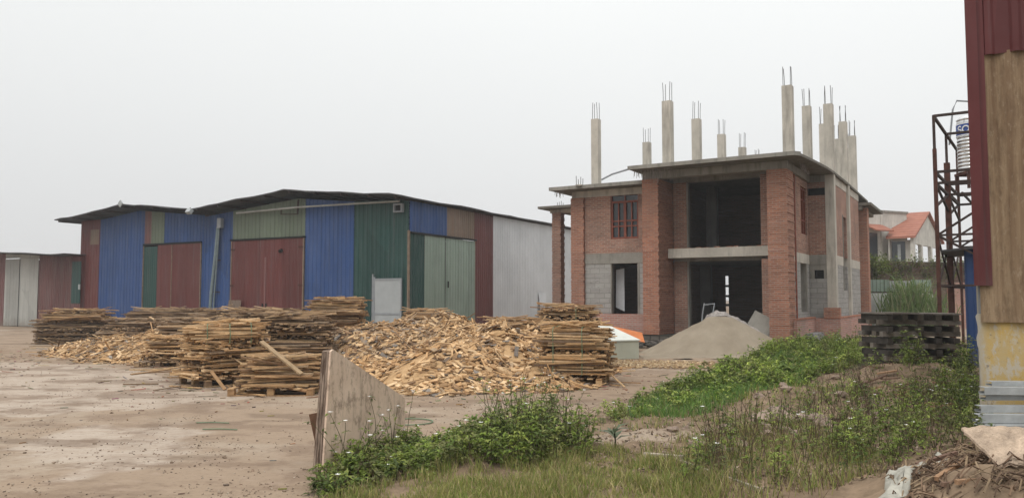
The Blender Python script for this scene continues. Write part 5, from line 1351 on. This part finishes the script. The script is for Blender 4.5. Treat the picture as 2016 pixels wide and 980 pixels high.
weed_patch('mound_weeds', 'scattered weeds and dry stems on the earth mound below the timber stack', 190, poly_sampler([(1560, 790), (1700, 735), (1800, 735), (1880, 780), (1760, 800), (1600, 810)], None, .45, 1.2), (.08, .3), 33, leafy=.7, tone=1.0, ls=.05, flower=.05, dead=.45)
weed_patch('dry_stems', 'thin dry stems standing up from the rubble at right', 110, poly_sampler([(1380, 900), (1520, 840), (1760, 800), (1800, 830), (1600, 930), (1420, 960)], None, .5, 1.2), (.3, .62), 31, leafy=.2, tone=.9, ls=.035, flower=.2, dead=.75)
def grass(name, label, n, sampler, hr, seed, cols, wd=.004):
    r2 = random.Random(seed); mb = MB(); k_ = 0
    while k_ < n:
        q = sampler(r2)
        if q is None: continue
        x, y, hs_ = q; z = gz(x, y) - .005; h = r2.uniform(*hr) * hs_; a = r2.uniform(0, 6.28)
        bx_, by_ = r2.gauss(0, .35) * h, r2.gauss(0, .35) * h; w_ = wd * r2.uniform(.7, 1.4) ; cx_, cy_ = math.cos(a) * w_, math.sin(a) * w_
        mb.col = mul(r2.choice(cols), r2.uniform(.75, 1.2))
        mb.add([(x - cx_, y - cy_, z), (x + cx_, y + cy_, z), (x + bx_ * .45 + cx_ * .7, y + by_ * .45 + cy_ * .7, z + h * .6), (x + bx_ * .45 - cx_ * .7, y + by_ * .45 - cy_ * .7, z + h * .6), (x + bx_, y + by_, z + h * .95)],
               [(0, 1, 2, 3), (3, 2, 4)])
        k_ += 1
    return tag(mb.build(name, M['leaf']), label, 'grass', None, 'stuff')
YG = [(.31, .31, .095), (.24, .28, .07), (.38, .34, .13), (.18, .245, .055), (.42, .34, .18)]
grass('grass', 'short yellow green grass in the foreground', 21000, poly_sampler([(600, 1010), (760, 955), (1000, 925), (1160, 900), (1260, 905), (1420, 930), (1420, 1010), (1000, 1060), (600, 1060)], lambda x, y: .75 + .6 * fbm(x, y, 3, 1.5), .12, 1.4), (.05, .17), 41, YG, .0035)
grass('grass', 'thin dry grass between the lane and the rubble', 5500, poly_sampler([(1260, 900), (1440, 860), (1560, 850), (1700, 880), (1760, 950), (1600, 1010), (1400, 1010), (1300, 950)], None, .3, 1.5), (.05, .2), 42, YG + [(.16, .11, .07)] * 2, .0035)
grass('grass', 'fresh green grass along the edge of the bank', 13000, poly_sampler([(1230, 812), (1300, 780), (1500, 704), (1560, 700), (1640, 730), (1560, 785), (1440, 820), (1320, 838), (1240, 832)]), (.08, .22), 43, [(.12, .24, .05), (.15, .27, .055), (.10, .19, .045), (.20, .27, .09)], .006)
r5 = random.Random(81); lt = MB(); k_ = 0
while k_ < 10000:
    px, py = r5.uniform(1150, 2000), r5.uniform(725, 985); g_ = gp(px, py)
    if side(g_[0], g_[1]) < -.1 or g_[1] > 19: continue
    x, y = g_[0], g_[1]; L = r5.uniform(.008, .035); a = r5.uniform(0, 6.3); lt.col = mul(r5.choice([(.20, .13, .085), (.13, .09, .06), (.30, .215, .15), (.36, .28, .215), (.10, .07, .05), (.25, .2, .1)]), r5.uniform(.8, 1.2))
    ax, ay, az_ = strip_axes(a, r5.gauss(0, .35), r5.gauss(0, .35)); c_ = Vector((x, y, gz(x, y) + .008))
    lt.add([tuple(c_ - ax * L), tuple(c_ - ay * L * .5), tuple(c_ + ax * L), tuple(c_ + ay * L * .5)], [(0, 1, 2, 3)]); k_ += 1
tag(lt.build('leaf_litter', M['wood']), 'dead leaves and crumbs of bark over the bare earth', 'litter', None, 'stuff')
grass('grass', 'scattered grass tufts thinning out over the earth and yard edge', 4200, poly_sampler([(1150, 850), (1240, 795), (1330, 760), (1500, 695), (1560, 700), (1480, 800), (1640, 800), (1800, 770), (1700, 830), (1500, 860), (1300, 860)], None, .62, 2.4), (.04, .16), 44, YG + [(.12, .24, .05)], .005)
# broad-leaved seedling at the lane
sd0 = gp(1210, 905)
sg = thing('seedling', 'broad leaved grey green seedling beside the bare lane', 'plant', (sd0[0], sd0[1], gz(*sd0[:2]) - .01))
MB().tube([(0, 0, 0), (.01, 0, .1), (.0, 0, .2)], .008, 6).build('stem', M['leaf'], sg)
for i in range(8):
    mb = MB(); a = i * .95; d = Vector((math.cos(a), math.sin(a), .55 + .1 * (i % 3))); leaf(mb, Vector((0, 0, .10 + .015 * i)), d, Vector((0, 0, 1)), .20, .065, (.13, .17, .10) if i % 3 else (.20, .22, .16)); mb.build('leaf', M['leaf'], sg)
# reeds and shrubs by the boundary
def reed(px, Y, n, hmax, wdt, label, seed, tone=1.0):
    r2 = random.Random(seed); mb = MB(); c = pos(px, Y)
    for i in range(n):
        x, y = r2.gauss(0, wdt), r2.gauss(0, .5); a = r2.uniform(0, 6.28); h = hmax * r2.uniform(.35, 1.0) * (1 - .25 * min(1.5, abs(x) / wdt) * .6); le = r2.uniform(.15, 1.1) * h * .55
        dx, dy = math.cos(a) * le, math.sin(a) * le; w_ = r2.uniform(.012, .028); mb.col = mul(r2.choice([(.13, .20, .06), (.18, .24, .085), (.09, .15, .045), (.26, .27, .14)]), tone * r2.uniform(.8, 1.2))
        P = [(x, y, 0), (x + dx*.12, y + dy*.12, h*.45), (x + dx*.5, y + dy*.5, h*.85), (x + dx, y + dy, h*r2.uniform(.72, .98))]
        V = []
        for j, p in enumerate(P):
            q = w_ * (1, 1, .7, .1)[j]; V += [(p[0] - q, p[1], p[2]), (p[0] + q, p[1], p[2])]
        mb.add(V, [(2*j, 2*j+1, 2*j+3, 2*j+2) for j in range(3)])
    o = thing('reed_clump', label, 'reeds', c); mb.build('blades', M['leaf'], o); return o
reed(1790, 37.3, 900, 3.2, .50, 'large clump of tall green reed grass before the boundary wall', 51)
reed(1752, 37.0, 70, 1.6, .30, 'thin drooping reed clump before the white wall', 52, 1.3)
reed(1830, 36.8, 240, 2.3, .35, 'smaller reed clump behind the rusty tower posts', 53)
def shrub(name, label, cat, c, spread, n, cl, tone, seed, trunk=True, ls=.1, stemh=None):
    r2 = random.Random(seed); o = thing(name, label, cat, c); mb = MB()
    cs = []
    for i in range(cl):
        a = r2.uniform(0, 6.28); q = r2.random() ** .5
        cs.append((Vector((spread[0] * q * math.cos(a), spread[1] * q * math.sin(a), spread[2] * (.25 + .75 * r2.random()) * (1 - .3 * q))), r2.uniform(.18, .42) * spread[0], r2.uniform(.7, 1.25)))
    for i in range(n):
        p, r_, tn = r2.choice(cs); d = Vector((r2.gauss(0, 1), r2.gauss(0, 1), r2.gauss(0, .8))).normalized()
        q = p + d * r_ * r2.uniform(.4, 1.1)
        if q.z < .05: continue
        leaf(mb, q, (d + Vector((r2.gauss(0, .5), r2.gauss(0, .5), -.2))).normalized(), Vector((0, 0, 1)), ls * r2.uniform(.7, 1.4), ls * r2.uniform(.4, .7), mul(r2.choice(GR), tone * tn * r2.uniform(.8, 1.2)))
    mb.build('crown', M['leaf'], o)
    if trunk:
        st = MB(); st.col = (.10, .075, .055); st.tube([(0, 0, -.02), (.05, .02, spread[2] * .35), (0, 0, spread[2] * .7)], [.07, .05, .025], 7)
        for p, r_, tn in cs[:9]: st.tube([(0.02, 0, spread[2] * .3), tuple(p * .6 + Vector((0, 0, .1))), tuple(p)], [.03, .018, .008], 5)
        st.build('trunk', M['wood'], o)
    return o
shrub('tree', 'dark green bushy tree beside the rear pillar of the brick house', 'tree', pos(1716, 42.3), (1.0, .8, 5.0), 4600, 24, .62, 61, True, .16)
shrub('shrub', 'dark green shrub lower down between the tree and the reeds', 'shrub', pos(1750, 42.3), (.8, .6, 3.3), 2000, 14, .6, 62, True, .14)
cr = MB(); r2 = random.Random(63)
for i in range(2300):
    u = r2.uniform(.6, 11.0); k_ = fbm(u, 0, 2.0, .8); z = 3.70 + .5 * fbm(u, 0, 5.0, 1.4) + r2.gauss(.10, .22) - abs(r2.gauss(0, .5)) * (.5 + .9 * (k_ > 0))
    leaf(cr, Vector((u, -.12 + r2.gauss(0, .14), z)), Vector((r2.gauss(0, 1), -abs(r2.gauss(0, 1)), r2.gauss(-.2, .5))), Vector((0, 0, 1)), r2.uniform(.1, .2), r2.uniform(.07, .12), mul(r2.choice(GR), .55 * r2.uniform(.7, 1.3)))
crp = cr.build('creeper', M['leaf'], loc=wall_l.location, rotz=wall_l.rotation_euler[2]); tag(crp, 'dark creeper trailing over the top of the boundary wall', 'creeper', None, 'stuff')

# ------------------------------------------------------------------ debris at lower right
def stick(name, label, a, b_, w_, c, cat='stick', h=None):
    mb = MB(); mb.col = c; A, B = Vector(a), Vector(b_); mb.bar(tuple((0, 0, 0)), tuple(B - A), w_, h or w_); return tag(mb.build(name, M['wood'], loc=a), label, cat)
def gl(px, py, dz=0.03):
    g = gp(px, py); z = gz(g[0], g[1])
    for _ in range(3): g = gp(px, py, z + dz); z = gz(g[0], g[1])
    return (g[0], g[1], z + dz)
a = gl(1268, 896); b_ = gl(1345, 905); stick('log', 'short pale weathered log lying on the lane edge', a, b_, .06, (.42, .36, .30), 'log')
stick('log', 'thin long weathered log on the grass right of the lane', gl(1320, 900), gl(1500, 955), .035, (.32, .28, .22), 'log')
stick('branch', 'dark branch lying across the pink rubble', gl(1565, 800, .06), gl(1640, 828, .05), .03, (.10, .065, .05), 'branch')
stick('branch', 'second dark branch crossing the pink rubble', gl(1580, 797, .08), gl(1660, 825, .06), .025, (.13, .085, .06), 'branch')
for i in range(130):
    px, py = rnd.choice([(rnd.uniform(1480, 1650), rnd.uniform(780, 860)), (rnd.uniform(1640, 1880), rnd.uniform(735, 800)), (rnd.uniform(1300, 1500), rnd.uniform(830, 900)), (rnd.uniform(1480, 1800), rnd.uniform(760, 860))])
    rr = rnd.uniform(.02, .085); p = gl(px, py, 0)
    rock('rubble_stone', 'lump of pale rubble lying on the earth among the weeds', (p[0], p[1], p[2] + rr * .25), rr, 'rock', 'rubble lumps among the weeds')
for i, (px, py, rr, lab) in enumerate([(1530, 815, .30, 'large pinkish lump of earth in the rubble, left one'), (1600, 832, .26, 'large pinkish lump of earth in the rubble, nearer right one'), (1460, 868, .12, 'grey stone at the left foot of the rubble'), (1222, 838, .08, 'brown stone beside small weed tufts on the lane edge')]):
    p = gl(px, py, 0); rock('rubble_stone', lab, (p[0], p[1], p[2] - rr * .05), rr, 'rock', None, .55)
wc = [(.28, .16, .10), (.22, .14, .10), (.36, .22, .13), (.18, .11, .08)]
for i in range(34):
    px, py = rnd.uniform(1690, 1880), rnd.uniform(742, 776); p = gl(px, py, .03); a_ = rnd.gauss(.0, .5); L = rnd.uniform(.15, .4)
    stick('wood_piece', 'broken reddish wood piece on the earth mound below the timber stack', (p[0], p[1], p[2] + rnd.uniform(0, .08)), (p[0] + L * math.cos(a_), p[1] + L * math.sin(a_), p[2] + rnd.uniform(0, .14)), rnd.uniform(.03, .08), rnd.choice(wc), 'wood piece', .025)['group'] = 'broken wood on the earth mound'
# corner pile: plywood scrap, sticks, straw, white sack, pipe
pc_ = gl(1965, 925, .05)
mb = MB(); nn_ = 18; Vc = []
for sgn in (1, 0):
    for j in range(nn_ + 1):
        for i in range(nn_ + 1):
            u, v = i / nn_, j / nn_
            xl = -.19 + .15 * (1 - v) + .012 * fbm(0, v * 6, 1, 1); xr = .30 - .10 * (1 - v) + .01 * fbm(3, v * 5, 1, 1)
            h_ = -.17 + .36 * v + .018 * fbm(u * 5, 2, 4, 1) * (1 if v in (0.0, 1.0) else 0)
            Vc.append((xl + (xr - xl) * u, h_ * .74, h_ * .66 + .010 * fbm(u * 5, v * 5, 2, 1) + .022 * sgn + .02 * math.sin(u * 3)))
nv_ = nn_ + 1; bb2 = nv_ * nv_; fs = []
for j in range(nn_):
    for i in range(nn_):
        a = j * nv_ + i; fs += [(a, a+1, a+nv_+1, a+nv_), (bb2+a, bb2+a+nv_, bb2+a+nv_+1, bb2+a+1)]
for i in range(nn_):
    fs += [(i, bb2+i, bb2+i+1, i+1), (nn_*nv_+i, nn_*nv_+i+1, bb2+nn_*nv_+i+1, bb2+nn_*nv_+i), (i*nv_, (i+1)*nv_, bb2+(i+1)*nv_, bb2+i*nv_), (i*nv_+nn_, bb2+i*nv_+nn_, bb2+(i+1)*nv_+nn_, (i+1)*nv_+nn_)]
mb.add(Vc, fs)
M['palewood'] = m_plain("pale_chipboard", (.50, .385, .285), .9, .4, 9, 0, .9)
tag(mb.build('chipboard_scrap', M['palewood'], loc=(pc_[0] + .0, pc_[1] + .02, pc_[2] + .03), rotz=-.1), 'torn pale chipboard scrap lying on the earth pile at lower right corner', 'board')
stick('plank', 'tan plank edge sticking out from under the chipboard scrap', gl(1935, 985, .08), gl(2060, 935, .10), .06, (.36, .22, .12), 'plank', .02)
r4 = random.Random(70)
stm = MB()
for i in range(950):
    px, py = r4.uniform(1745, 2060), r4.uniform(868, 1000)
    if py < 872 + max(0, 1900 - px) * .45: continue
    p = gl(px, py, .012); a_ = r4.gauss(.6, .6); L = r4.uniform(.06, .4); stm.col = mul(r4.choice([(.16, .105, .07), (.22, .15, .10), (.12, .08, .055), (.30, .22, .14)]), r4.uniform(.7, 1.2))
    dz = r4.uniform(-.01, .07)
    stm.tube([p, (p[0] + L * .5 * math.cos(a_), p[1] + L * .5 * math.sin(a_) * .6, p[2] + dz + .02), (p[0] + L * math.cos(a_), p[1] + L * math.sin(a_) * .6, p[2] + dz * .5)], r4.uniform(.003, .009), 4)
tag(stm.build('straw_litter', M['wood']), 'dry straw and twigs tangled over the corner earth pile', 'straw', None, 'stuff')
for i in range(7):
    px, py = r4.uniform(1800, 1900), r4.uniform(915, 965); p = gl(px, py, .04); L = r4.uniform(.25, .5); a_ = r4.gauss(.5, .3)
    stick('stick', 'rough brown stick on the corner earth pile', p, (p[0] + L * math.cos(a_), p[1] + L * math.sin(a_), p[2] + r4.uniform(-.02, .1)), r4.uniform(.02, .04), r4.choice(wc), 'stick')['group'] = 'sticks on the corner pile'
sA, sB = gl(1742, 990, 0), gl(1858, 905, 0)
def sack_fn(u, v):
    x = sA[0] + (sB[0] - sA[0]) * u - .10 * (v - .5) + .07 * fbm(u * 4, v * 2, 5, 1); y = sA[1] + (sB[1] - sA[1]) * u + .20 * (v - .5) + .05 * fbm(u * 5, v * 2, 8, 1)
    return (x, y, gz(x, y) + .035 + .018 * math.sin(v * math.pi) * (.6 + .4 * math.sin(u * 5)) + .022 * fbm(u * 5, v * 3, 2, 1) - (.06 if v in (0.0, 1.0) else 0))
cloth('sack', 'white plastic sack half buried beside the corner earth pile', 'sack', sack_fn, 26, 12, 'sack')
pp = MB(); p = gl(1938, 875, .05); pp.tube([(0, 0, 0), (.3, .1, .04)], .045, 10); tag(pp.build('pipe', M['darksteel'], loc=p), 'short dark pipe end sticking from the earth pile below the steel channels', 'pipe')

# ------------------------------------------------------------------ misty air
hzm = bpy.data.materials.new("misty_air"); hzm.use_nodes = True
hn, hl = hzm.node_tree.nodes, hzm.node_tree.links
hn.clear()
ho = hn.new("ShaderNodeOutputMaterial"); hv = hn.new("ShaderNodeVolumePrincipled")
hv.inputs["Color"].default_value = (0.93, 0.94, 0.95, 1); hv.inputs["Density"].default_value = 0.0011
hv.inputs["Anisotropy"].default_value = 0.0
hl.new(hv.outputs[0], ho.inputs["Volume"])
tag(MB().box(-430, 430, -70, 710, -1.5, 13.0).build('haze', hzm), kind='stuff')
